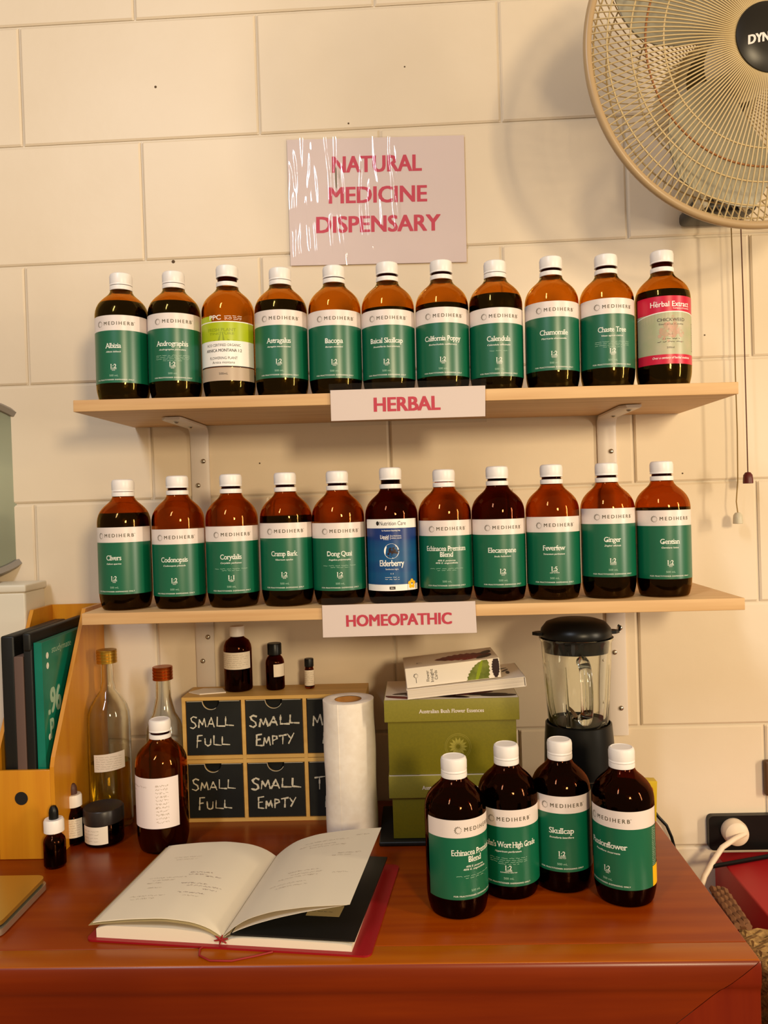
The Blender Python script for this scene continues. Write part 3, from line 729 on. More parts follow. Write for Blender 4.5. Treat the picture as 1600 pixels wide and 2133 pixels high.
# ================================================================== SIGNS
def plane_map(o, ex, ez, nrm):
    o, ex, ez, nrm = map(Vector, (o, ex, ez, nrm))
    return lambda a, z, off: tuple(o + ex * a + ez * z + nrm * off)
def quadfn(TL, TR, BR, BL):
    return lambda u, v: TL.lerp(TR, u).lerp(BL.lerp(BR, u), v)
def sign_map(pc, ang, y):
    ex = Vector((math.cos(ang), 0, math.sin(ang))); ez = Vector((-math.sin(ang), 0, math.cos(ang)))
    return plane_map(pc, ex, ez, (0, -1, 0))
# main notice on the wall
y = -.0035; TL, TR, BR, BL = [atY(u, v, y) for u, v in ((596, 290), (968, 280), (974, 547), (604, 555))]
t = thing('laminated_notice', 'large laminated notice on the wall reading NATURAL MEDICINE DISPENSARY', 'sign', tuple((BL + BR) / 2))
base = Vector(t.location); ang = math.atan2((TR - TL).z, (TR - TL).x)
g = G(); q = quadfn(TL, TR, BR, BL)
pts = [q(0.004, 0.006), q(.996, .006), q(.996, .994), q(.004, .994)]
g.add([tuple(p - base) for p in pts] + [tuple(p - base + Vector((0, .0006, 0))) for p in pts], [(3, 2, 1, 0), (4, 5, 6, 7), (0, 1, 5, 4), (1, 2, 6, 5), (2, 3, 7, 6), (3, 0, 4, 7)], 0)
for s_, u, v, w_, h in (('NATURAL', 785, 341, 186, 33), ('MEDICINE', 787, 405, 204, 33), ('DISPENSARY', 788, 466, 258, 33)):
    p = atY(u, v, y); sm = sign_map(p - base, ang, 0); k = LD / FPX
    letter(g, s_, 0, 0, w_ * k, h * k * .98, sm, 1, bold=.028, off=.0003)
g.build('paper', ['lab_sheet', 'pink_ink'] if 'lab_sheet' in MT else [mat('notice_paper', (236, 218, 214), 0.5), 'pink_ink'], t)
g = G(); rr = random.Random(11)
ridges = []
for k_ in range(30):
    ridges.append((rr.choice([.02, .05, .09, .12, .16, .20, .24, .28, .32, .42, .45, .49, .53, .57, .60]) + rr.uniform(-.012, .012), rr.uniform(.007, .012), rr.uniform(.0006, .0016), rr.uniform(0, 6), rr.uniform(.004, .014), rr.uniform(-.1, .35), rr.uniform(.6, 1.1)))
def wav(u, v):
    d = 0
    for c_, w_, a, ph, am, v0, v1 in ridges:
        if v < v0 - .05 or v > v1 + .05: continue
        e = min(1, max(0, (v - v0 + .05) / .1)) * min(1, max(0, (v1 + .05 - v) / .1))
        x = (u - c_ - am * math.sin(v * 7 + ph) - .03 * v) / w_; d += a * e * math.exp(-x * x)
    return d + (.0011 * (1 + math.sin(v * 15 + 6 * u)) if u < .62 else 0) * min(1, (.62 - u) * 12)
g.grid(lambda u, v: tuple(q(u, v) - base + Vector((0, -.0010 - wav(u, v), 0))), 150, 60, 0)
g.build('plastic_film', 'pouch', t, sharp=180)

def hang_sign(name, label, P, F, text, tc, tw, th, y, paper):
    TL, TR, BR, BL = [atY(u, v, y) for u, v in F]
    base = (BL + BR) / 2; t = thing(name, label, 'sign', tuple(base), group='small laminated signs on the shelf edges')
    a, b, c_, d = [atY(u, v, y) - base for u, v in P]; ang = math.atan2((b - a).z, (b - a).x)
    g = G(); bk = Vector((0, .0006, 0)); pts = [a, b, c_, d]
    g.add([tuple(p) for p in pts] + [tuple(p + bk) for p in pts], [(3, 2, 1, 0), (4, 5, 6, 7), (0, 1, 5, 4), (1, 2, 6, 5), (2, 3, 7, 6), (3, 0, 4, 7)], 0)
    k = (LD + y) / FPX
    letter(g, text, 0, 0, tw * k, th * k, sign_map(atY(tc[0], tc[1], y) - base, ang, 0), 1, bold=.034, off=.0003)
    g.build('paper', [paper, 'pink_ink'], t)
    g = G(); q = quadfn(TL, TR, BR, BL); g.grid(lambda u, v: tuple(q(u, v) - base + Vector((0, -.0008, 0))), 4, 2, 0)
    g.build('plastic_film', 'pouch_edge', t)
hang_sign('shelf_sign', 'pink-lettered HERBAL sign hanging on the edge of the upper shelf', [(688, 813), (1011, 803), (1011, 867), (690, 877)], [(685, 800), (1013, 789), (1014, 879), (689, 889)], 'HERBAL', (848, 841), 139, 28, -SH_D - .0025, 'paper')
hang_sign('shelf_sign', 'pink-lettered HOMEOPATHIC sign hanging on the edge of the lower shelf', [(671, 1261), (990, 1252), (993.5, 1318), (673, 1328)], [(669, 1246), (991, 1238), (994.5, 1319), (672, 1330)], 'HOMEOPATHIC', (831, 1290.5), 221, 23, -SH_D - .0025, 'paper')

# ================================================================== MINI CHEST OF DRAWERS
STROKES = {
 'S': [[(.85, .9), (.5, 1.0), (.15, .85), (.25, .62), (.7, .42), (.8, .18), (.45, .02), (.0, .12)]],
 'M': [[(.0, .0), (.12, .8), (.45, .25), (.75, .9), (.95, .05)]], 'A': [[(.0, .0), (.5, .95), (.9, .0)], [(.2, .32), (.8, .30)]],
 'L': [[(.15, 1.0), (.10, .08), (.95, .02)]], 'F': [[(.25, .95), (.12, .0)], [(.22, .95), (.9, 1.0)], [(.18, .52), (.7, .56)]],
 'U': [[(.1, .9), (.12, .2), (.45, .0), (.8, .2), (.85, .9)]], 'E': [[(.85, .95), (.15, .9), (.1, .05), (.9, .02)], [(.12, .5), (.7, .52)]],
 'P': [[(.15, .0), (.2, .95), (.75, .9), (.8, .6), (.2, .45)]], 'T': [[(.0, .9), (1.0, 1.0)], [(.5, .95), (.45, .0)]],
 'Y': [[(.05, .95), (.45, .5)], [(.95, 1.0), (.2, .0)]], ' ': []}
def chalk(g, txt, x0, z0, w_, h, fm, mi, wd, seed, slope=0.0):
    rr = random.Random(seed); n = len(txt); cw = w_ / n
    for i, ch in enumerate(txt):
        s = 1.12 if i == 0 else .82 + rr.uniform(-.06, .1); bx = x0 + i * cw; bz = z0 + slope * (i * cw) + rr.uniform(-.04, .04) * h
        for st in STROKES[ch]:
            pts = [(bx + px * cw * .88 * (1.15 if ch in 'L' else 1) + rr.uniform(-.03, .03) * cw, bz + pz * h * s + rr.uniform(-.03, .03) * h) for px, pz in st]
            P = []
            for a, b in zip(pts, pts[1:]):
                m_ = 4
                P += [(a[0] + (b[0] - a[0]) * k / m_, a[1] + (b[1] - a[1]) * k / m_) for k in range(m_)]
            P.append(pts[-1])
            for a, b in zip(P, P[1:]):
                dx, dz = b[0] - a[0], b[1] - a[1]; l = math.hypot(dx, dz) or 1
                ww = wd * rr.uniform(.45, 1.1); ex, ez = dx / l * ww * .3, dz / l * ww * .3; nx, nz = -dz / l * ww / 2, dx / l * ww / 2
                o_ = .0002 + rr.random() * 5e-5
                g.add([fm(a[0] - nx - ex, a[1] - nz - ez, o_), fm(b[0] - nx + ex, b[1] - nz + ez, o_), fm(b[0] + nx + ex, b[1] + nz + ez, o_), fm(a[0] + nx - ex, a[1] + nz - ez, o_)], [(0, 1, 2, 3)], mi)
CY0 = -.086
cL = atY(383, 1590, CY0).x; cRt = atY(766, 1560, CY0).x; CZ0 = .7502; cTop = atY(520, 1450, CY0).z
CW, CH = cRt - cL, cTop - CZ0
t = thing('mini_drawer_chest', 'small pale plywood chest of six chalkboard drawers on the desk', 'drawers', ((cL + cRt) / 2, CY0, CZ0))
g = G(); th = .0055; hw = CW / 2; dp = .073
e_ = .00005
g.box((-hw, 0, CH - th), (hw, dp, CH)); g.box((-hw, 0, 0), (hw, dp, th))
g.box((-hw, 0, th + e_), (-hw + th, dp, CH - th - e_)); g.box((hw - th, 0, th + e_), (hw, dp, CH - th - e_)); g.box((-hw + th + e_, dp - .003, th + e_), (hw - th - e_, dp - e_, CH - th - e_))
cw = CW / 3
for i in (1, 2): g.box((-hw + i * cw - th / 2, .0004, th + e_), (-hw + i * cw + th / 2, dp - .0031, CH - th - e_))
for i in range(3):
    xa, xb = -hw + i * cw + (th if i == 0 else th / 2) + e_, -hw + (i + 1) * cw - (th if i == 2 else th / 2) - e_
    g.box((xa, .0005, CH / 2 - .0062), (xb, dp - .0031, CH / 2 - .0004)); g.box((xa, .0008, CH / 2 + .0004), (xb, dp - .0031, CH / 2 + .0062))
g.build('carcass', 'ply', t)
texts = {(0, 1): ('SMALL', 'FULL'), (1, 1): ('SMALL', 'EMPTY'), (2, 1): ('M', 'F'), (0, 0): ('SMALL', 'FULL'), (1, 0): ('SMALL', 'EMPTY'), (2, 0): ('T', 'F')}
for (i, j), (a, b) in texts.items():
    x0 = -hw + i * cw + th / 2 + .001 + (th / 2 if i == 0 else 0); x1 = -hw + (i + 1) * cw - th / 2 - .001 - (th / 2 if i == 2 else 0)
    z0 = (CH / 2 + .0072) if j else th + .001; z1 = (CH - th - .0012) if j else CH / 2 - .0072
    cx = (x0 + x1) / 2 - (0.004 if i == 0 else 0); nr = .0135; n = 14
    poly = [(x0, z0), (x1, z0), (x1, z1), (cx + nr, z1)] + [(cx + nr * math.cos(PI * k / n), z1 - nr * math.sin(PI * k / n)) for k in range(1, n)] + [(cx - nr, z1), (x0, z1)]
    m = len(poly); g = G()
    vs = [(x, 0.0010, z) for x, z in poly] + [(x, .0045, z) for x, z in poly]
    g.add(vs, [tuple(range(m)), tuple(range(2 * m - 1, m - 1, -1))], 0); g.add(vs, [((k + 1) % m, k, m + k, m + (k + 1) % m) for k in range(m)], 2)
    g.box((x0 + .002, .012, z0), (x1 - .002, .014, z1 - .001), 0)
    g.box((x0 + .001, .0045, z0), (x0 + .003, .07, z1 - .004), 2); g.box((x1 - .003, .0045, z0), (x1 - .001, .07, z1 - .004), 2); g.box((x0 + .002, .0045, z0), (x1 - .002, .07, z0 + .002), 2)
    # pale worn line round the finger notch and top edge
    pl = [(cx + nr * math.cos(PI + PI * k / 16 * (0.85 if i else .7)), z1 + nr * math.sin(PI + PI * k / 16 * (.85 if i else .7))) for k in range(17)]
    g.tube([(x, .0009, z) for x, z in pl], .0004, 4, 1)
    g.box((x0 + .001, .0006, z1 - .0006), (cx - nr, .0012, z1), 1); g.box((cx + nr, .0006, z1 - .0006), (x1 - .002, .0012, z1), 1)
    fm = plane_map((x0, .0010, z0), (1, 0, 0), (0, 0, 1), (0, -1, 0)); W = x1 - x0; H = z1 - z0
    if i < 2:
        chalk(g, a, W * .06, H * (.50 if i == 0 else .50), W * (.80 if i == 0 else .88), H * .20, fm, 1, .0030 if i else .0022, i * 3 + j, .06)
        chalk(g, b, W * .16, H * .15, W * (.62 if i == 0 else .70), H * .20, fm, 1, .0026 if i else .0022, 20 + i * 3 + j, .06)
    else:
        chalk(g, a, W * .10, H * .50, W * .20, H * .20, fm, 1, .0024, 5 + j); chalk(g, b, W * .26, H * .17, W * .16, H * .18, fm, 1, .0022, 9 + j)
    g.build('drawer', ['chalkboard', 'chalk', 'ply'], t)

# small things on the chest
ztop = CZ0 + CH + .0003
def small_bottle(name, label, u, vb, R, H, capR, capH, capm, gm, neckR, lab, labm=None, capgap=0, y=None, ribs=True):
    y = y if y is not None else -.04
    p = atY(u, vb, y); t = thing(name, label, 'bottle', (p.x, y, ztop))
    hb = H - capH
    o = [(0, .001), (R * .85, 0), (R * .97, .0015), (R, .004), (R, hb * .76), (R * .96, hb * .83), (R * .82, hb * .91), (neckR * 1.1, hb * .975), (neckR, hb), (neckR, hb + capH * .6)]
    tt = .0016; inn = [(0, .003)] + [(max(r - tt, .001), max(z, .003)) for r, z in o[2:]]
    g = G(); g.lathe(o + inn[::-1], 40); g.build('glass_body', gm, t)
    lv = hb * (.55 if H > .09 else .45); g = G(); g.lathe([(0, .0034), (R - tt - .0005, .0034), (R - tt - .0005, lv), (0, lv)], 32); g.build('liquid', 'liquid_red' if H > .09 else 'liquid', t)
    g = G(); n = 60
    g.lathe([(capR * .9, hb - .0005), (capR, hb), (capR, hb + capH - .0015), (capR * .93, hb + capH), (0, hb + capH)], n); g.build('cap', capm, t)
    if lab:
        ph, a0, a1, z0, z1, lines = lab; fm = cyl(R, ph); g = G(); patch(g, fm, a0, a1, z0, z1, 0, n=16)
        for i in range(lines): wiggle(g, a0 * .8, a1 * (.8 if i % 3 else .5), z1 - .004 - i * .0032, .0010, fm, 1, O1, .0004, i + int(R * 1e4))
        g.build('label', [labm or 'white_card', 'pencil'], t, sharp=60)
    return t
small_bottle('amber_bottle', 'white-capped amber bottle with wide label on the drawer chest', 497.5, 1425, .0226, .104, .0120, .016, 'cap', 'amber_dark', .0100, (-.1, -.030, .030, .037, .064, 7))
small_bottle('amber_bottle', 'small brown bottle with ribbed black cap in middle of the chest top', 574, 1420, .0150, .0745, .0115, .018, 'black_cap', 'amber_dark', .0085, (.55, -.008, .014, .022, .042, 0))
small_bottle('sample_vial', 'tiny black-capped vial with white label on the chest top', 645, 1418, .0080, .048, .0075, .0125, 'black_cap', 'amber_dark', .0060, (0, -.011, .011, .005, .030, 6))
g = G(); pc = atY(432, 1432, -.045)
poly = [(-.030, -.010), (-.008, -.026), (.032, -.016), (.020, .012), (-.012, .014)]
g.prism(poly, 0, .0016, 0); o = g.build('paper_card', 'white_card'); o.location = (pc.x + .002, -.045, ztop)
tag(o, 'crumpled cream card lying on the left of the chest top', 'card')

# ================================================================== PAPER TOWEL ROLL
y = -.132; p = atY(730, 1600, y)
t = thing('paper_towel_roll', 'white paper towel roll standing upright on the desk', 'paper towel', (p.x, y, .7503))
Rr = .0386; Hh = atY(727, 1455, y).z - .7503
g = G()
def rollr(a, z): return Rr * (1 + .006 * math.sin(3 * a + 1) + .004 * math.sin(7 * a + z * 20)) + .0006 * math.sin(z * 60 + a * 2)
n = 72; nz = 24
g.grid(lambda u, v: (rollr(u * 2 * PI, v * Hh) * math.cos(u * 2 * PI), rollr(u * 2 * PI, v * Hh) * math.sin(u * 2 * PI), v * Hh), n, nz, 0)
g.grid(lambda u, v: ((rollr(u * 2 * PI, Hh) * (1 - v) + .0205 * v) * math.cos(u * 2 * PI), (rollr(u * 2 * PI, Hh) * (1 - v) + .0205 * v) * math.sin(u * 2 * PI), Hh + .0012 * math.sin(v * PI) - .0005 * v), n, 8, 0)
g.tube([(rollr(-1.9, z) * math.cos(-1.9) , rollr(-1.9, z) * math.sin(-1.9), z) for z in [Hh * k / 12 for k in range(13)]], .0006, 4, 0)
g.build('towel', 'roll', t, sharp=60)
g = G(); g.lathe([(.0205, 0), (.0205, Hh - .001), (.0193, Hh - .001), (.0193, 0)], 40); g.build('core', 'core', t)

# ================================================================== GREEN BOXES, BOOK AND CARDS
by = -.183; bx0 = atY(800, 1480, by).x; bx1 = atY(1082, 1480, by).x; bcx = (bx0 + bx1) / 2
zt2 = atY(940, 1456, by).z; zt1 = atY(850, 1617, by).z; BD = .125
def gbox(label, z0, z1, w_, cx, logo, ring, text=True):
    t = thing('gift_box', label, 'box', (cx, by, z0), group='olive green lidded boxes')
    H = z1 - z0; hw = w_ / 2; lidh = .032
    g = G(); g.box((-hw + .0045, .004, 0), (hw - .0045, BD - .004, H - .004), 0, bev=.0008)
    if ring:
        fm = plane_map((.008, .0038, H * .18), (1, 0, 0), (0, 0, 1), (0, -1, 0))
        for R_ in (.0185, .0165, .0065):
            for k in range(40):
                a, b = 2 * PI * k / 40, 2 * PI * (k + 1) / 40; w2 = .0004
                g.add([fm(R_ * math.cos(a), R_ * math.sin(a) + .02, 0.0001), fm(R_ * math.cos(b), R_ * math.sin(b) + .02, .0001), fm((R_ + w2) * math.cos(b), (R_ + w2) * math.sin(b) + .02, .0001), fm((R_ + w2) * math.cos(a), (R_ + w2) * math.sin(a) + .02, .0001)], [(0, 1, 2, 3)], 1)
        for k in range(14):
            a = 2 * PI * k / 14; g.add([fm(.004 * math.cos(a + d) * s, .004 * math.sin(a + d) * s + .02, .0002) for d, s in ((0, .6), (.25, 2.2), (0, 3.4), (-.25, 2.2))], [(0, 1, 2, 3)], 1)
    g.build('box_base', ['olive', 'olive_ring'], t)
    g = G(); g.box((-hw, 0, H - lidh), (hw, BD, H), 0, bev=.0008)
    fm = plane_map((0, 0, H - lidh / 2), (1, 0, 0), (0, 0, 1), (0, -1, 0))
    letter(g, 'Australian Bush Flower Essences', 0, -.001, .093, .0052, fm, 1, bold=.008, off=.0002, serif=True)
    # printed flower artwork on the lid top
    ft = plane_map((0, 0, H), (1, 0, 0), (0, 1, 0), (0, 0, 1))
    for (a0, a1, b0, b1) in ((-hw + .001, hw - .001, .001, BD - .001),):
        g.add([ft(a0, b0, .0001), ft(a1, b0, .0001), ft(a1, b1, .0001), ft(a0, b1, .0001)], [(0, 1, 2, 3)], 2)
    rr = random.Random(21)
    for k in range(9):
        ca, cb = -.075 + .0185 * k, .016 + .008 * ((k * 3) % 4); L = .03; an = rr.uniform(-.5, .5)
        pts = []
        for q_ in range(12):
            th_ = 2 * PI * q_ / 12; px, py = L * math.cos(th_), .007 * math.sin(th_)
            pts.append((ca + px * math.cos(an) - py * math.sin(an), cb + px * math.sin(an) + py * math.cos(an)))
        pts = [(max(-hw + .002, min(hw - .002, a)), max(.0015, min(BD - .002, b))) for a, b in pts]
        g.add([ft(a, b, .0002 + k * 2e-5) for a, b in pts], [tuple(range(12))], 3 if k % 3 else 4)
    g.build('lid', ['olive_lid', 'lab_white', 'white_card', 'petal_dk', 'petal'], t)
    return t
gbox('olive green lidded box with pale lettering, lower of the two stacked', .7575, zt1, (bx1 - bx0) * .975, bcx + .001, True, False)
gbox('olive green lidded box with flower-printed top, upper of the two stacked', zt1 + .0006, zt2, bx1 - bx0, bcx, True, True)
g = G(); g.box((-.112, -.006, 0), (.112, .135, .0066), 0, bev=.002); o = g.build('black_tray', 'black_card'); o.location = (bcx + .002, by, .7503)
tag(o, 'thin glossy black tray under the green boxes', 'tray')
# paperback
ba = math.radians(2)
zb0 = zt2 + .0008
pL = atY(849, 1456, by - .002)
t = thing('paperback_book', 'white paperback lying on the upper green box, under the card box', 'book', (pL.x, by - .001, zb0), (0, -.080, ba))
g = G(); bw, bd, bt = .172, .100, .0140
g.box((.001, .001, .0008), (bw - .002, bd - .001, bt - .0008), 0); g.build('pages', 'page_edge', t)
g = G(); g.box((0, 0, 0), (bw, bd, .0008)); g.box((0, 0, bt - .0008), (bw, bd, bt)); g.box((bw - .001, 0, 0), (bw, bd, bt))
ft = plane_map((0, 0, bt), (1, 0, 0), (0, 1, 0), (0, 0, 1))
for k, (a, b, an) in enumerate(((.150, .055, 1.0), (.146, .068, .4), (.152, .040, 1.5))):
    g.add([ft(a + .010 * math.cos(q_ * PI / 6) * math.cos(an) - .003 * math.sin(q_ * PI / 6) * math.sin(an), b + .010 * math.cos(q_ * PI / 6) * math.sin(an) + .003 * math.sin(q_ * PI / 6) * math.cos(an), .0002 + k * 2e-5) for q_ in range(12)], [tuple(range(12))], 1)
wiggle(g, .140, .158, .018, .001, ft, 2, .0002, .0003, 2)
g.build('cover', ['white_card', 'petal_dk', 'pencil'], t)
# card box
zc = zb0 + bt + .0012; pc = atY(848, 1427, by + .003)
t = thing('card_box', 'white box of flower cards with dark leaf print, topmost of the pile', 'box', (pc.x, by + .003, zc), (0, -.085, math.radians(3)))
g = G(); w_, d_, h_ = .137, .085, .0285
g.box((0, 0, 0), (w_, d_, h_), 0, bev=.0006)
fm = plane_map((0, 0, 0), (1, 0, 0), (0, 0, 1), (0, -1, 0))
fv = lambda a, z, off: fm(.0375 - z, .0145 + a * 1.0, off)            # lettering turned to read upwards
for i, s_ in enumerate(('Flower', 'Insight', 'Cards')):
    letter(g, s_, 0, .0 + .006 - i * .006, .0185 * len(s_) / 7, .0042, fv, 1, off=.0003)
swirl(g, fm, .0145, .0165, .0035, 1, .0003); patch(g, fm, .0142, .0148, .006, .013, 1, .0003, n=1)
def leafp(cx, cz, L, W_, an, fmm, mi, off, serr=9):
    P = []
    for s in (1, -1):
        rng = range(serr * 2 + 1) if s == 1 else range(serr * 2, -1, -1)
        for k in rng:
            t_ = k / (serr * 2); wv = W_ * math.sin(PI * t_) ** .7 * (1 + (.16 if k % 2 else -.1)) * s
            x, z = (t_ - .5) * L, wv; P.append((cx + x * math.cos(an) - z * math.sin(an), cz + x * math.sin(an) + z * math.cos(an)))
    P = [(min(max(a, .0008), w_ - .0008), min(max(b, .0008), (h_ if fmm is fm else d_) - .0008)) for a, b in P]
    g.add([fmm(a, b, off) for a, b in P], [tuple(range(len(P)))], mi)
leafp(.098, .006, .046, .0075, 1.05, fm, 2, .0003); leafp(.112, .008, .050, .0085, 1.35, fm, 2, .00035); leafp(.106, .012, .04, .0025, 1.2, fm, 5, .0004); leafp(.131, .016, .034, .0055, 1.5, fm, 3, .0004)
ft = plane_map((0, 0, h_), (1, 0, 0), (0, 1, 0), (0, 0, 1))
leafp(.088, .036, .085, .020, .05, ft, 4, .0003); leafp(.118, .022, .034, .008, .8, ft, 3, .0004); leafp(.124, .050, .03, .007, 1.1, ft, 3, .0004); leafp(.095, .014, .03, .003, .3, ft, 4, .0004)
swirl(g, ft, .022, .026, .0045, 3, .0003)
g.build('carton', ['white_card', 'black_ink', 'leaf', 'petal_dk', 'petal', MT['lime_d']], t)

# ================================================================== BLENDER
y = -.170; p = atY(1205, 1500, y); X = p.x
t = thing('blender', 'black blender with a clear glass jug under the right end of the shelf', 'blender', (X, y, .7503))
zr = lambda v: atY(1205, v, y).z - .7503
zB = zr(1504); zJ0 = zB - .010; zJ1 = zr(1326); zL = zr(1289)
g = G(); Rb = .0480
g.lathe([(0, 0), (.058, 0), (.060, .004), (.059, .030), (.054, .060), (.0515, .085), (.0510, .0945), (.0495, .0955), (.0495, .0975), (.0505, .0985), (.0490, zB - .025), (.0475, zB - .006), (.0470, zB), (.0450, zB + .001), (.0435, zB - .004), (0, zB - .004)], 56)
g.build('motor_base', 'black_cap', t)
g = G(); g.lathe([(.0496, .0958), (.0506, .0966), (.0496, .0974)], 48); g.build('trim_ring', 'core_blade', t)
g = G()
n = 64
def jr(a, h, r): # gently lobed, ribbed jug wall
    return r
o = [(0, zJ0), (.038, zJ0), (.0415, zJ0 + .003), (.0425, zJ0 + .012), (.0450, zJ0 + .045), (.0480, zJ0 + .090), (.0500, zJ1 - .006), (.0522, zJ1 - .003), (.0526, zJ1)]
inn = [(0, zJ0 + .008), (.036, zJ0 + .008), (.0385, zJ0 + .014), (.0412, zJ0 + .045), (.0442, zJ0 + .090), (.0464, zJ1 - .006), (.0480, zJ1)]
g.lathe(o + inn[::-1], n); g.build('glass_jug', 'glass', t)
for k in range(4):
    a = PI / 4 + k * PI / 2 + .25; g = G()
    g.tube([((.0385 + .0055 * s) * math.cos(a), (.0385 + .0055 * s) * math.sin(a), zJ0 + .012 + .085 * s) for s in [i / 8 for i in range(9)]], [.0030 - .0022 * i / 8 for i in range(9)], 8)
    g.build('jug_rib', 'glass', t)
# handle facing the room: a solid glass loop
g = G(); hz0, hz1 = zr(1480), zr(1365); hp = []
for s in [i / 16 for i in range(17)]:
    a = PI * s; hp.append((-.001, -(.045 + .028 * math.sin(a) ** .6) if 0 < s < 1 else -.045, hz0 + (hz1 - hz0) * (1 - math.cos(a)) / 2))
g.tube(hp, .0085, 12); g.build('handle', 'glass', t)
g = G()
for k in range(4):
    a = k * PI / 2 + .4; c_, s_ = math.cos(a), math.sin(a); zz = zJ0 + .012
    g.add([(0 - s_ * .004, 0 + c_ * .004, zz), (c_ * .020 - s_ * .003, s_ * .020 + c_ * .003, zz + .012), (c_ * .024, s_ * .024, zz + .016), (c_ * .020 + s_ * .004, s_ * .020 - c_ * .004, zz + .011), (s_ * .004, -c_ * .004, zz)], [(0, 1, 2, 3, 4)], 0)
g.lathe([(.010, zJ0 + .008), (.009, zJ0 + .014), (.004, zJ0 + .017), (0, zJ0 + .018)], 20)
g.build('blade', 'core_blade', t)
g = G(); g.lathe([(0, zJ0 + .0082), (.0335, zJ0 + .0082), (.033, zJ0 + .0095), (0, zJ0 + .0095)], 32); g.build('blade_seal', 'black_cap', t)
g = G()
g.lathe([(0, zJ1 - .020), (.0440, zJ1 - .020), (.0452, zJ1 - .010), (.0462, zJ1 - .001), (.050, zJ1 + .001), (.0510, zJ1 + .006), (.0490, zJ1 + .013), (.0420, zL - .004), (.030, zL), (0, zL + .0008)], 56)
# side wings of the lid
for s in (-1, 1):
    q_ = [(s * .040, -.012), (s * .056, -.008), (s * .0625, 0), (s * .056, .008), (s * .040, .012)]
    if s < 0: q_ = q_[::-1]
    g.prism(q_, zJ1 + .004, zJ1 + .0085)
g.tube([(.058, 0, zJ1 + .006), (.0625, 0, zJ1 + .008), (.0635, 0, zJ1 + .013), (.0605, 0, zJ1 + .015)], .0018, 8)
g.build('lid', 'black_cap', t)

# ================================================================== CLEAR BOTTLES, JAR, DROPPERS
def clear_bottle(label, u, vcap, y, R, nr, capm, H, hs, capR, capH, level, oil):
    X = atY(u, 1600, y).x; t = thing('glass_bottle', label, 'bottle', (X, y, .7503))
    o = [(0, .002), (R * .8, .001), (R * .94, 0), (R, .004), (R, hs), (R * .97, hs + .012), (R * .85, hs + .024), (R * .62, hs + .036), (nr * 1.25, hs + .048), (nr, hs + .062), (nr * .95, H - capH)]
    tt = .0028; inn = [(0, .008), (R * .8, .008)] + [(max(r - tt, .001), max(z, .009)) for r, z in o[3:]]
    top = [(nr * .9, H - .004)]
    g = G(); g.lathe(o + [(nr * .9, H - capH), (nr * .9, H - .004), (nr * .9 - tt, H - .004)] + inn[::-1], 48); g.build('glass_body', 'glass_y', t)
    if oil:
        g = G(); r = R - tt - .0004; g.lathe([(0, .0086), (r * .95, .0086), (r, .012), (r, level), (0, level)], 40); g.build('liquid', 'oil', t)
    g = G(); pr = [(capR * .9, H - capH)]
    z = H - capH
    for k in range(4): pr += [(capR, z + .0005), (capR, z + capH * .16), (capR * .95, z + capH * .19), (capR * .95, z + capH * .22)]; z += capH * .235
    pr += [(capR, z), (capR, H - .001), (capR * .95, H), (0, H)]
    g.lathe(pr, 40); g.build('screw_cap', capm, t)
    return t, R
y = -.085; H = atY(223, 1353, y).z - .7503
t, R_ = clear_bottle('tall clear bottle of yellow liquid with gold cap beside the magazine file', 231, 0, y, .0325, .0095, 'gold', H, .165, .0158, .021, atY(228, 1583, y).z - .7503, True)
fm = cyl(R_, .15); g = G(); z0, z1 = atY(230, 1606, y - .03).z - .7503, atY(230, 1570, y - .03).z - .7503
g.grid(lambda u, v: fm(-.020 + .050 * u, z0 + (z1 - z0) * v + .004 * (u - .5), 0), 16, 1, 0)
for i in range(6): wiggle(g, -.016, .024, z1 - .005 - i * .0036, .0012, fm, 1, O1 * 2, .0004, i + 31)
g.build('label', ['white_card', 'pencil'], t, sharp=60)
y = -.075; H = atY(340, 1388, y).z - .7503
clear_bottle('clear empty bottle with copper cap, behind the white-labelled amber bottle', 346, 0, y, .0290, .0120, 'copper', H, .135, .0158, .021, .02, False)
# jar
p0 = atZ(218, 1769); Y = p0.y + .028; X = atY(217, 1720, Y).x
t = thing('ointment_jar', 'squat dark jar with black lid and white label beside the dropper bottle', 'jar', (X, Y, .7503))
Hj = atY(217, 1678, Y).z - .7503
g = G(); o = [(0, .001), (.024, 0), (.0275, .002), (.0285, .006), (.0285, Hj * .55), (.0265, Hj * .62), (.0265, Hj * .9)]; inn = [(0, .004), (.0245, .004)] + [(r - .0022, z) for r, z in o[4:]]
g.lathe(o + inn[::-1], 44); g.build('glass_body', 'amber_dark', t)
g = G(); g.lathe([(0, .0046), (.0250, .0046), (.0250, Hj * .5), (0, Hj * .5)], 36); g.build('ointment', 'liquid', t)
g = G(); g.lathe([(.0270, Hj * .62), (.0292, Hj * .62), (.0294, Hj * .66), (.0292, Hj - .002), (.0280, Hj), (.0270, Hj - .0004), (0, Hj - .0006)], 50); g.build('lid', mat('dark_grey_lid', (42, 36, 34), .35), t)
fm = cyl(.0287, -.18); g = G()
g.grid(lambda u, v: fm(-.021 + .042 * u, .006 + .026 * v + .003 * (u - .5) ** 2, 0), 14, 1, 0)
for i in range(4): wiggle(g, -.018, .008, .026 - i * .0050, .0014, fm, 1, O1, .0004, i + 60)
g.build('label', ['white_card', 'pencil'], t, sharp=60)
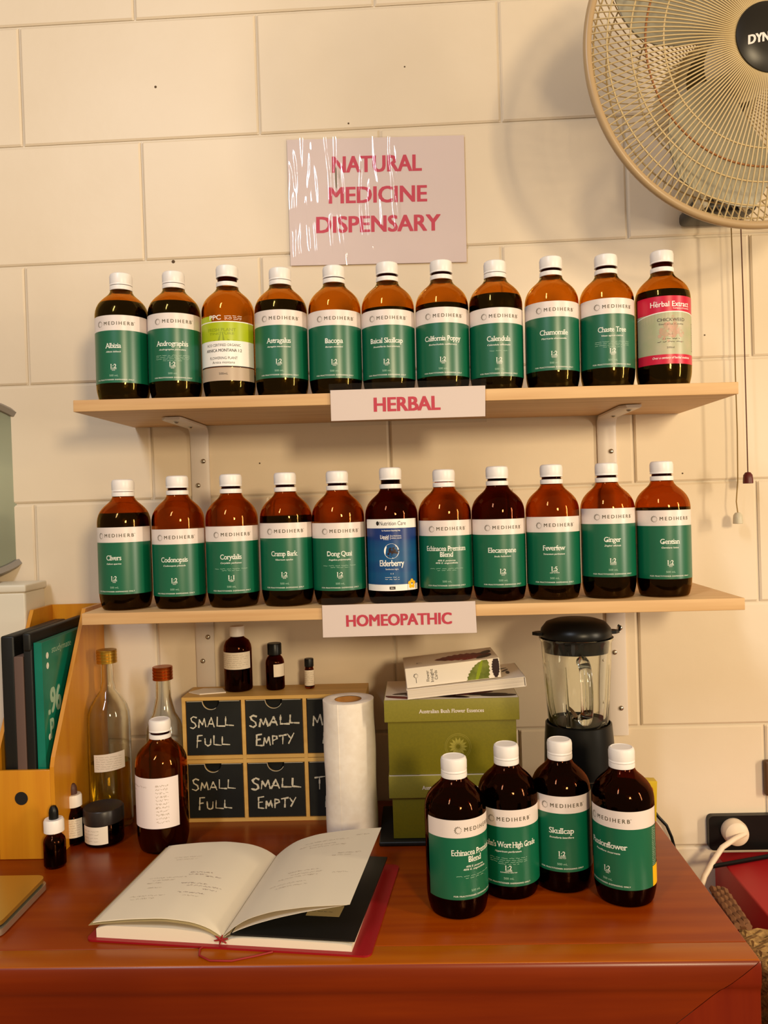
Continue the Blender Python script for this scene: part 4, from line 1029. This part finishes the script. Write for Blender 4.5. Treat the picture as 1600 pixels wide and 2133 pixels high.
def dropper(label, u, vb, R, Hc, capR, vtop, bulbm, lab):
    p0 = atZ(u, vb); Y = p0.y + R; X = atY(u, vb - 40, Y).x
    t = thing('dropper_bottle', label, 'bottle', (X, Y, .7503), group='dropper bottles by the magazine file')
    Ht = atY(u, vtop, Y).z - .7503
    o = [(0, .001), (R * .88, 0), (R, .003), (R, Hc * .70), (R * .93, Hc * .78), (R * .72, Hc * .86), (R * .56, Hc * .92), (R * .54, Hc)]
    inn = [(0, .003), (R - .003, .003)] + [(r - .0015, z) for r, z in o[3:]]
    g = G(); g.lathe(o + inn[::-1], 36); g.build('glass_body', 'amber_dark', t)
    g = G(); g.lathe([(0, .0036), (R - .002, .0036), (R - .002, Hc * .68), (0, Hc * .68)], 30); g.build('liquid', 'liquid', t)
    g = G(); ch = .0175
    g.lathe([(capR * .8, Hc - .002), (capR, Hc - .001), (capR, Hc - .001 + ch * .85), (capR * .9, Hc - .001 + ch), (.0055, Hc - .001 + ch), (.0055, Hc - .004 + ch)], 40); g.build('screw_cap', 'cap', t)
    g = G(); z0 = Hc + ch - .003; r = .0065
    g.lathe([(r, z0), (r, z0 + (Ht - z0) * .55), (r * .88, z0 + (Ht - z0) * .75), (r * .55, z0 + (Ht - z0) * .95), (0, Ht)], 24); g.build('rubber_bulb', bulbm, t)
    if lab:
        fm = cyl(R, .12); g = G(); patch(g, fm, -.021, .018, .012, .040, 0, n=14)
        for i in range(7): wiggle(g, -.017, .014, .037 - i * .0035, .001, fm, 1, O1, .0004, i + 80)
        g.build('label', ['white_card', 'pencil'], t, sharp=60)
dropper('small dark dropper bottle with black bulb and no label, in front', 114.5, 1813, .0150, .0500, .0137, 1677, 'black_cap', False)
dropper('dark dropper bottle with brown bulb and cream label, beside the jar', 154, 1764, .0180, .0560, .0130, 1631, mat('brown_rubber', (84, 52, 44), .5), True)

# ================================================================== MAGAZINE FILE AND CONTENTS
FX = -.5300
t = thing('magazine_file', 'bamboo magazine file holding notebooks at the left end of the desk', 'magazine file', (FX - .045, -.11, .7503))
ox, oy, oz = t.location; W_ = .090
side = [(-.212, 0), (-.212, .132), (-.207, .145), (-.080, .342), (-.008, .342), (-.008, 0)]
for s in (0, 1):
    g = G(); x0 = (FX if s else FX - W_ + .006) - ox
    g.prism([(y_ - oy, z_) for y_, z_ in side], 0, .006, 0, T3(x0, 0, 0) @ Matrix(((0, 0, -1, 0), (1, 0, 0, 0), (0, 1, 0, 0), (0, 0, 0, 1)))); g.build('side_panel', 'bamboo', t)
g = G(); g.box((-W_ / 2 + .0062, -.212 - oy, 0), (W_ / 2 - .0062, -.206 - oy, .128), 0, bev=.0008)
Xh = T3(-.004, -.2123 - oy, .088) @ RX(PI / 2); g.lathe([(0, 0), (.0095, 0), (.0095, .0003), (0, .0003)], 24, 1, Xh)
g.build('front_panel', ['bamboo', 'dark'], t)
g = G(); g.box((-W_ / 2 + .0062, -.014 - oy, 0), (W_ / 2 - .0062, -.008 - oy, .342)); g.build('back_panel', 'bamboo', t)
g = G(); g.box((-W_ / 2 + .0062, -.2055 - oy, 0), (W_ / 2 - .0062, -.0145 - oy, .005)); g.build('bottom_panel', 'bamboo', t)
# teal notebook, spine to the front
t = thing('exercise_book', 'teal 96-page exercise book with white print standing in the magazine file', 'notebook', (-.5500, -.115, .7560))
g = G(); g.box((-.0065, -.085, .001), (.0032, .083, .300), 0); g.build('pages', 'page_edge', t)
g = G(); g.box((.0033, -.0865, 0), (.0043, .084, .3035), 0, bev=.0003); g.box((-.0075, -.0865, 0), (-.0066, .084, .3035)); g.box((-.0075, -.0870, 0), (.0043, -.0860, .3035))
fm = plane_map((.0043, -.0865, 0), (0, 1, 0), (0, 0, 1), (1, 0, 0))
letter(g, 'studymate', .064, .288, .068, .0095, fm, 1, bold=.0, italic=.1, off=.0003)
letter(g, '.96', .034, .214, .044, .036, fm, 2, bold=.03, off=.0003); letter(g, 'P', .023, .174, .014, .028, fm, 2, bold=.03, off=.0003)
for (a, z) in ((.0155, .282), (.0155, .267), (.0145, .163)):
    g.add([fm(a + .0042 * math.cos(k * PI / 10), z + .0048 * math.sin(k * PI / 10), .0003) for k in range(20)], [tuple(range(20))], 3)
g.build('cover', ['teal', 'txt_dim', MT['txt_dim'], 'txt'], t)
g = G(); g.box((-.006, -.092, 0), (.006, .090, .300), 0, bev=.0015); g.box((-.0058, -.094, .292), (.0058, .096, .3185), 0, bev=.003)
o = g.build('ring_binder', 'black_card'); o.location = (-.5645, -.115, .7560); tag(o, 'black folder behind the teal exercise book in the magazine file', 'folder')
g = G(); g.box((-.007, -.092, 0), (.007, .090, .285), 0, bev=.0015); o = g.build('document_folder', 'brown_card'); o.location = (-.5785, -.115, .7560)
tag(o, 'grey-brown document folder at the far left inside the magazine file', 'folder')
g = G(); g.box((-.010, -.088, 0), (.010, .090, .314), 0, bev=.003); o = g.build('box_folder', 'black_card'); o.location = (-.5970, -.113, .7560); tag(o, 'thick black folder, leftmost in the magazine file', 'folder')

# ================================================================== LEFT EDGE: white box and mirror
Xr = -.6225
t = thing('storage_box', 'white plastic storage box at the left frame edge behind the magazine file', 'box', (Xr - .112, -.049, .7503))
Hb = atY(20, 1219, -.088).z - .7503
g = G(); g.box((-.108, -.034, 0), (.109, .036, Hb - .012), 0, bev=.004); g.build('box_body', 'box_white', t)
g = G(); g.box((-.112, -.037, Hb - .0125), (.1115, .039, Hb), 0, bev=.003); g.build('lid', 'box_white', t)
mc = atY(-55, 1028, -.05)
t = thing('round_mirror', 'round grey-rimmed mirror cut off by the left edge', 'mirror', (mc.x, -.050, .7503 + Hb + .0003))
zc = mc.z - .7503 - Hb; Rm = .150; zc = max(zc, Rm + .006)
A = T3(0, 0, zc) @ RZ(math.radians(52)) @ RX(PI / 2)
g = G(); g.lathe([(Rm - .014, -.004), (Rm - .012, .006), (Rm - .004, .010), (Rm, .004), (Rm, -.006), (Rm - .006, -.012), (0, -.012)], 72, 0, A); g.build('rim', 'mirror_rim', t)
g = G(); g.lathe([(0, .002), (Rm - .0135, .002)], 72, 0, A); g.build('mirror_glass', 'mirror', t)
g = G(); g.lathe([(0, 0), (.034, 0), (.034, .004), (.012, .008), (0, .008)], 40); g.build('stand', 'mirror_rim', t)

# ================================================================== LAPTOP
t = thing('laptop', 'closed gold and silver laptop at the left front of the desk', 'laptop', (-.640, -.3425, .7503))
def rrect(x0, x1, y0, y1, r, n=6):
    P = []
    for cx, cy, a in ((x1 - r, y1 - r, 0), (x0 + r, y1 - r, PI / 2), (x0 + r, y0 + r, PI), (x1 - r, y0 + r, 3 * PI / 2)):
        for k in range(n + 1): P.append((cx + r * math.cos(a + PI / 2 * k / n), cy + r * math.sin(a + PI / 2 * k / n)))
    return P
pb, pf = atZ(97, 1848), atZ(6, 1957)
lx1 = (pb.x + pf.x) / 2 + .640; ly1, ly0 = pb.y + .3425, pf.y + .3425
g = G(); g.prism(rrect(-.16, lx1, ly0, ly1, .012), .001, .0085, 0, smooth=True); g.prism(rrect(-.158, lx1 - .002, ly0 + .002, ly1 - .002, .011), 0, .001, 0); g.build('base', 'lap_silver', t)
g = G(); g.prism(rrect(-.157, lx1 - .005, ly0 + .006, ly1 - .003, .010), .0085, .0110, 0); g.build('hinge_gap', 'dark', t)
g = G(); g.prism(rrect(-.16, lx1 - .003, ly0 + .004, ly1, .012), .0110, .0160, 0, smooth=True); g.build('lid', 'lap_gold', t)

# ================================================================== OPEN NOTEBOOK
sp = atZ(462, 1972)
t = thing('open_notebook', 'open red-covered notebook with handwritten pages at the front of the desk', 'notebook', (sp.x, sp.y, .7503), (0, 0, math.radians(-7.0)))
BL_ = .212
def rc(x0, x1, y0, y1, r): return rrect(x0, x1, y0, y1, r, 5)
g = G(); g.prism(rc(-.163, .172, -.006, BL_ + .006, .008), 0, .0022, 0, smooth=True); g.build('cover', 'red_cover', t)
def interp(P, x):
    for (x0, z0), (x1, z1) in zip(P, P[1:]):
        if x0 <= x <= x1:
            s = (x - x0) / (x1 - x0); s = s * s * (3 - 2 * s) if False else s; return z0 + (z1 - z0) * s
    return P[-1][1]
def smoothP(P, n=24):
    xs = [P[0][0] + (P[-1][0] - P[0][0]) * i / n for i in range(n + 1)]
    zs = [interp(P, x) for x in xs]
    for _ in range(2): zs = [zs[0]] + [(zs[i - 1] + zs[i] * 2 + zs[i + 1]) / 4 for i in range(1, n)] + [zs[-1]]
    return list(zip(xs, zs))
def sheet(P, y0, y1, th_, mi, g, yshift=0.0):
    Q = smoothP(P); n = len(Q)
    vs = [(x, y0, z) for x, z in Q] + [(x, y1 + yshift, z) for x, z in Q] + [(x, y0, z - th_) for x, z in Q] + [(x, y1 + yshift, z - th_) for x, z in Q]
    fs = []
    for i in range(n - 1):
        fs += [(i, i + 1, n + i + 1, n + i), (2 * n + i + 1, 2 * n + i, 3 * n + i, 3 * n + i + 1), (i + 1, i, 2 * n + i, 2 * n + i + 1), (n + i, n + i + 1, 3 * n + i + 1, 3 * n + i)]
    fs += [(0, n, 3 * n, 2 * n), (n - 1, 2 * n - 1 + 0, 4 * n - 1, 3 * n - 1)]
    g.add(vs, fs, mi, True)
def block(Ptop, zbot, y0, y1, g, mi=0):
    Q = smoothP(Ptop); n = len(Q)
    vs = [(x, y0, z) for x, z in Q] + [(x, y1, z) for x, z in Q] + [(x, y0, zbot) for x, z in Q] + [(x, y1, zbot) for x, z in Q]
    fs = []
    for i in range(n - 1):
        fs += [(i, i + 1, n + i + 1, n + i), (2 * n + i + 1, 2 * n + i, 3 * n + i, 3 * n + i + 1), (i + 1, i, 2 * n + i, 2 * n + i + 1), (n + i, n + i + 1, 3 * n + i + 1, 3 * n + i)]
    fs += [(0, n, 3 * n, 2 * n), (2 * n - 1, n - 1, 3 * n - 1, 4 * n - 1)]
    g.add(vs, fs, mi, True)
g = G(); block([(-.152, .0125), (-.145, .0165), (-.060, .0175), (-.020, .0145), (-.004, .0085), (0, .0035)], .0023, 0, BL_, g); g.build('left_pages', 'page', t)
g = G(); block([(0, .0035), (.004, .0085), (.020, .0110), (.060, .0115), (.146, .0105), (.150, .0085)], .0023, 0, BL_, g); g.build('right_pages', 'page', t)
g = G(); g.prism([(.010, .002), (.153, .002), (.156, BL_ + .002), (.010, BL_)], .0121, .0142, 0); 
g.prism([(.085, .050), (.125, .050), (.126, .075), (.085, .075)], .0142, .0144, 1)
fq = plane_map((0, 0, .0144), (1, 0, 0), (0, 1, 0), (0, 0, 1)); wiggle(g, .090, .115, .060, .0012, fq, 0, .0001, .0005, 8)
g.build('inserted_pad', ['black_card', 'kraft'], t)
# folded kraft edge under the top left pages
PT = [(-.157, .0180), (-.150, .0195), (-.110, .0245), (-.070, .0275), (-.035, .0250), (-.012, .0180), (0, .0095)]
g = G(); sheet([(-.161, .0165)] + [(x, z - .0012) for x, z in PT[1:]], -.001, BL_, .0004, 0, g); g.build('flyleaf', 'kraft', t)
QL = smoothP(PT)
def onL(a, b, off): return (a, b, interp(QL, a) + off)
g = G(); sheet([(x, z + .0008) for x, z in PT], .002, BL_, .0010, 0, g)
fl = lambda a, b, off: (a, b, interp(QL, a) + .0008 + off)
for (a, b, L, mi, s) in ((-.128, .165, .04, 1, 1), (-.122, .158, .03, 1, 2), (-.085, .118, .03, 2, 3), (-.085, .112, .025, 2, 4), (-.060, .108, .02, 2, 5), (-.135, .105, .05, 1, 6), (-.128, .098, .03, 1, 7), (-.132, .091, .02, 1, 8), (-.085, .088, .035, 2, 9), (-.075, .082, .045, 2, 10), (-.052, .075, .018, 2, 11), (-.080, .064, .035, 2, 12), (-.070, .057, .02, 1, 13), (-.138, .057, .045, 1, 14), (-.134, .050, .03, 1, 15), (-.125, .078, .018, 1, 16)):
    wiggle(g, a, a + L, b, .0030, fl, mi, .0003, .00035, s * 3)
g.build('left_leaf', ['page', 'pencil', 'pen'], t, sharp=80)
PR = [(0, .0095), (.010, .0190), (.030, .0320), (.060, .0420), (.100, .0490), (.149, .0540)]
QR = smoothP(PR); fr = lambda a, b, off: (a, b, interp(QR, a) + off)
g = G(); sheet(PR, .002, BL_ + .002, .0004, 0, g)
for (a, b, L, mi, s) in ((.050, .185, .06, 1, 21), (.045, .175, .05, 1, 22), (.060, .168, .05, 1, 23), (.105, .140, .03, 1, 24), (.098, .134, .025, 1, 25), (.118, .195, .018, 1, 26), (.050, .100, .04, 1, 27), (.056, .092, .04, 1, 28), (.042, .085, .05, 1, 29), (.036, .070, .045, 1, 30), (.045, .062, .04, 1, 31), (.110, .085, .02, 1, 32)):
    wiggle(g, a, a + L, b, .0030, fr, mi, .0003, .00035, s)
g.build('raised_leaf', ['page', 'pencil'], t, sharp=80)
g = G(); sheet([(0, .0080), (.012, .0150), (.035, .0245), (.065, .0340), (.100, .0430), (.146, .0525)], .004, BL_, .0004, 0, g); g.build('second_leaf', 'page', t, sharp=80)
# stitched star of red thread at the spine foot and ribbon
g = G()
for k in range(6):
    a = k * PI / 3 + .3; g.tube([(0, -.0012, .0085), (.0085 * math.cos(a), -.0016, .0085 + .0055 * math.sin(a))], [.0016, .0007], 6)
g.build('spine_thread', 'red_cord', t)
g = G(); g.tube([(-.020 + .0, -.004, .0012), (-.022, -.010, .0012), (-.018, -.022, .0012), (-.002, -.031, .0012), (.022, -.029, .0012), (.045, -.017, .0012), (.062, -.007, .0012)], .0011, 6); g.build('ribbon', 'red_cord', t)

# ================================================================== YELLOW PACKET, CABLES, SOCKET
pp = atY(1347, 1650, -.115)
t = G(); t.box((-.028, 0, 0), (.0135, .018, .0605), 0, bev=.0008); fm = plane_map((0, 0, 0), (1, 0, 0), (0, 0, 1), (0, -1, 0))
t.add([fm(.004, .048, .0002), fm(.008, .046, .0002), (fm(.006, .052, .0002))], [(0, 1, 2)], 1)
o = t.build('tea_packet', ['packet', 'red']); o.location = (pp.x, -.115, .7503); o.rotation_euler = (0, .05, 0); o.location.z = .7512; tag(o, 'small yellow packet behind the Passionflower bottle', 'packet')
P = [Vector((.262, -.085, .7532)), Vector((.285, -.040, .7535)), Vector((.325, -.024, .7550)), Vector((.350, -.018, .7570))] + [Vector((atY(u, v, -.035).x - .004, -.014, atY(u, v, -.035).z)) for u, v in ((1385, 1712), (1402, 1730), (1413, 1755), (1420, 1782), (1425, 1860))]
bt_ = bpy.data.objects['blender']
g = G(); g.tube([p - Vector(bt_.location) for p in P], .0026, 8); g.build('power_cord', 'black_cap', bt_)
# wall socket
a, b = atY(1476, 1700, -.012), atY(1700, 1768, -.012)
t = thing('wall_socket', 'black double wall socket low on the wall right of the desk', 'socket', ((a.x + b.x) / 2, -.0005, (a.z + b.z) / 2))
g = G(); hx, hz = abs(b.x - a.x) / 2, abs(a.z - b.z) / 2; g.prism(rrect(-hx, hx, -hz, hz, .008), 0, .012, 0, RX(PI / 2), smooth=True); g.build('plate', 'black_cap', t)
for k in range(2):
    g = G(); g.box((-hx + .110 + k * .012, -.0135, .010), (-hx + .118 + k * .012, -.012, .020), 0, bev=.0006); g.build('switch', 'fan_dark', t)
pc = atY(1531, 1733, -.02)
t = thing('power_plug', 'round white plug with cable in the black wall socket', 'plug', (pc.x, -.0128, pc.z))
g = G(); g.lathe([(.0200, 0), (.0205, .010), (.0185, .018), (.0130, .022), (0, .023)], 36, 0, RX(PI / 2)); g.build('plug_body', 'cable_w', t)
pts = [atY(1551, 1737, -.033), atY(1530, 1748, -.045), atY(1505, 1765, -.055), atY(1485, 1795, -.065), atY(1468, 1825, -.080), atY(1460, 1850, -.090)]
g = G(); g.tube([Vector((.008, -.014, 0))] + [Vector(p) - Vector(t.location) for p in pts], [.0042] * 7, 10); g.build('cable', 'cable_w', t)
# red box, black strap, wicker basket
rz = .6575
t = thing('red_case', 'red box with a black strap below the wall socket', 'box', (.65, -.12, .25))
g = G(); g.box((.4665 - .65, -.115, 0), (.20, .108, rz - .25), 0, bev=.003); g.build('case_body', 'red_box', t)
g = G(); pa = atZ(1484, 1806, rz + .002); pb2 = atZ(1640, 1778, rz + .002)
g.tube([Vector((pa.x, pa.y, rz + .003)) - Vector(t.location), Vector((pb2.x, pb2.y, rz + .003)) - Vector(t.location)], .0035, 6); g.build('strap', 'black_cap', t)
t = thing('storage_stool', 'dark low stand holding up the red box', 'stand', (.65, -.12, 0))
g = G(); g.box((-.18, -.11, 0), (.19, .11, .2497), 0, bev=.002); g.build('stand_body', 'black_card', t)
t = thing('wicker_basket', 'tan woven wicker basket beside the right end of the desk', 'basket', (.52, -.37, 0))
g = G()
def weave(x0, x1, y0, y1, z0, z1, g):
    P = [(x0, y0), (x1, y0), (x1, y1), (x0, y1)]
    for (ax, ay), (bx, by_) in zip(P, P[1:] + P[:1]):
        n = int(math.hypot(bx - ax, by_ - ay) / .012); L = math.hypot(bx - ax, by_ - ay); nx, ny = (by_ - ay) / L, -(bx - ax) / L
        m = int((z1 - z0) / .009)
        for j in range(m):
            z = z1 - j * .009
            g.tube([(ax + (bx - ax) * i / n + nx * .0025 * (1 if (i + j) % 2 else -1), ay + (by_ - ay) * i / n + ny * .0025 * (1 if (i + j) % 2 else -1), z) for i in range(n + 1)], .0042, 5, 0)
bx0_ = atZ(1536, 1916, rz + .005).x - .52
weave(bx0_ - .004, .22, -.20, .115, .30, rz - .002, g); g.box((bx0_, -.195, .0), (.215, .11, rz - .02), 0); g.build('woven_body', 'wicker', t)
g = G()
for k in range(9):
    yy = .115 - .036 * k
for k in range(26):
    y0_ = -.195 + k * .0122
    g.tube([(bx0_ + .21 * i / 18, y0_, rz - .004 + .0022 * (1 if (i + k) % 2 else -1)) for i in range(19)], .0055, 5, 0)
g.build('woven_lid', 'wicker', t)
g = G()
h0 = atZ(1484, 1846, rz + .01); h1 = atZ(1536, 1925, rz + .01)
for k in range(3):
    dx = .0075 * k
    g.tube([Vector((h0.x + dx + (h1.x - h0.x) * s, h0.y + (h1.y - h0.y) * s, rz + .006 + .002 * math.sin(s * 40 + k * 2))) - Vector(t.location) for s in [i / 20 for i in range(21)]], .0050, 6, 0)
g.build('handle', mat('brown_wicker', (120, 78, 44), .8), t)
# brown fitting at the frame edge
pb = atY(1608, 1622, -.012)
g = G(); g.box((-.010, -.012, -.029), (.014, 0, .029), 0, bev=.004); o = g.build('wall_hook', 'brown'); o.location = (pb.x, -.0005, pb.z); tag(o, 'brown fitting on the wall at the right edge, above the socket', 'wall fitting')

# ================================================================== WALL FAN
FY = -.270
fc = Vector((.4530, FY, EYE + .5640)); FR = .2195
t = thing('wall_fan', 'ivory wire-cage wall fan with black hub at the upper right', 'fan', (fc.x, FY, fc.z))
Q = RZ(math.radians(8)) @ RX(math.radians(1)) @ RX(PI / 2)         # local +z -> -y (towards the room)
hubR = .0450
def cagez(r, front):
    s = (r - hubR) / (FR - hubR)
    return (.040 * (1 - max(0, s) ** 2.4)) if front else -.085 * (1 - max(0, s) ** 3.0)
g = G(); g.tube([(FR * math.cos(a), FR * math.sin(a), 0) for a in [2 * PI * i / 160 for i in range(160)]], .0055, 10, 0, Q, closed=True); g.build('rim', 'fan_rim', t)
g = G(); nW = 150
for i in range(nW):
    a = 2 * PI * i / nW; pts = []
    for s in [k / 12 for k in range(13)]:
        r = hubR * .95 + (FR - hubR * .95) * s; da = .035 * s
        pts.append((r * math.cos(a + da), r * math.sin(a + da), cagez(max(r, hubR), True)))
    g.tube(pts, .00105, 5, 0, Q, caps=False)
for r, rad in ((.90, .0012), (.78, .0012)):
    rr_ = FR * r; g.tube([(rr_ * math.cos(a), rr_ * math.sin(a), cagez(rr_, True) - .001) for a in [2 * PI * i / 120 for i in range(120)]], rad, 6, 0, Q, closed=True)
rr_ = FR * .605; g.tube([(rr_ * math.cos(a), rr_ * math.sin(a), cagez(rr_, True) - .001) for a in [2 * PI * i / 120 for i in range(120)]], .0012, 6, 0, Q, closed=True)
rr_ = FR * .70; g.tube([(rr_ * math.cos(a), rr_ * math.sin(a), cagez(rr_, True) - .002) for a in [2 * PI * i / 120 for i in range(120)]], .0014, 6, 1, Q, closed=True)
g.build('front_grille', ['fan_wire', 'fan_rust'], t, sharp=180)
g = G()
for i in range(100):
    a = 2 * PI * i / 100; pts = []
    for s in [k / 10 for k in range(11)]:
        r = .055 + (FR - .055) * s; da = -.03 * s
        pts.append((r * math.cos(a + da), r * math.sin(a + da), cagez(max(r, hubR), False)))
    g.tube(pts, .0008, 4, 0, Q, caps=False)
for r in (.93, .80, .55):
    rr_ = FR * r; g.tube([(rr_ * math.cos(a), rr_ * math.sin(a), cagez(rr_, False)) for a in [2 * PI * i / 100 for i in range(100)]], .0012, 5, 0, Q, closed=True)
g.build('rear_grille', 'fan_wire', t, sharp=180)
g = G(); HP = [(0, .0500), (hubR * .5, .0490), (hubR * .8, .0465), (hubR * .97, .0425), (hubR, .038)]
g.lathe(HP[::-1] + [], 60, 0, Q); g.lathe([(hubR, .038), (hubR * .98, .032)], 60, 0, Q)
pt = atY(1585, 80, FY - .048) - Vector((fc.x, FY, fc.z)); k = (LD + FY - .048) / FPX; an = .16
Qi = Q.inverted(); pl = Qi @ pt
def fmh(a, z, off):
    x = pl.x + a * math.cos(an) - z * math.sin(an); y_ = pl.y + a * math.sin(an) + z * math.cos(an)
    return tuple(Q @ Vector((x, y_, interp_(HP, math.hypot(x, y_)) + .0006 + off)))
def interp_(P, x):
    for (x0, z0), (x1, z1) in zip(P, P[1:]):
        if x0 <= x <= x1: return z0 + (z1 - z0) * (x - x0) / (x1 - x0)
    return P[-1][1]
letter(g, 'DYNA', .0, 0, 60 * k, 17 * k, fmh, 1, bold=.04, italic=.2)
g.build('hub_badge', ['fan_dark', 'lab_white'], t)
for i in range(3):
    a0 = math.radians(-118 + 120 * i); g = G()
    def bl(u, v):
        r = .045 + (FR * .86 - .045) * u; wd = (.38 + .42 * math.sin(PI * min(1, u * .9 + .1))) ; a = a0 + (v - .5) * wd * 1.7 + .25 * u
        return (r * math.cos(a), r * math.sin(a), -.012 - .030 * (v - .5) * (1.2 - .3 * u))
    g.grid(bl, 14, 12, 0, X=Q); g.grid(lambda u, v: (bl(u, v)[0], bl(u, v)[1], bl(u, v)[2] - .0016), 14, 12, 0, X=Q)
    g.build('blade', 'blade', t)
g = G(); g.lathe([(0, .004), (.040, .002), (.046, -.006), (.046, -.035), (0, -.035)], 40, 0, Q); g.build('blade_hub', 'fan_body', t)
g = G(); g.lathe([(.050, -.078), (.062, -.088), (.066, -.130), (.058, -.170), (0, -.176)], 40, 0, Q); g.build('motor_housing', 'fan_body', t)
# wall mount and control box below the motor
m0 = atY(1438, 300, -.07); m1 = atY(1574, 440, -.07)
g = G(); L = Vector((fc.x, FY, fc.z))
g.box(Vector((m0.x, -.085, m1.z + .02)) - L, Vector((m1.x, -.001, m0.z + .05)) - L, 0, bev=.012); g.build('mount_box', 'fan_body', t)
g = G(); g.box(Vector((m0.x - .001, -.078, m1.z)) - L, Vector((m1.x + .002, -.004, m1.z + .022)) - L, 0, bev=.008); g.build('switch_housing', 'fan_dark', t)
for u in (1462, 1556):
    p = atY(u, 424, -.088) - L; g = G(); g.lathe([(.0085, -.010), (.0080, .004), (.006, .006), (0, .007)], 20, 0, T3(*p) @ Q); g.build('knob', 'fan_body', t)
g = G(); bpt = atY(1500, 300, -.06) - L
g.tube([Vector((bpt.x, bpt.y, bpt.z)), Vector((bpt.x + .03, bpt.y - .03, bpt.z + .06)), Vector((0, .17, .0))], [.018, .018, .022], 12); g.build('neck', 'fan_body', t)
def cord(pts, y, m_, knob, km, kh):
    P = [atY(u, v, y) - L for u, v in pts]
    g = G(); g.tube(P, .0009, 6); g.build('pull_cord', m_, t)
    p = P[-1]; g = G(); g.lathe([(0, .001), (.004, 0), (.0068, -.004), (.0075, -.010), (.0078, -.017), (.0070, -.0175), (0, -.016)], 20, 0, T3(*p)); g.build('pull_knob', km, t)
cord([(1542, 436), (1545, 520), (1549, 640), (1552, 760), (1555, 870), (1558, 984)], -.045, 'cord_b', 0, 'knob_red', 0)
cord([(1522, 436), (1525, 520), (1529, 640), (1532, 780), (1536, 900), (1537, 1000), (1534, 1045), (1537, 1068)], -.035, 'cord_y', 0, 'fan_body', 0)
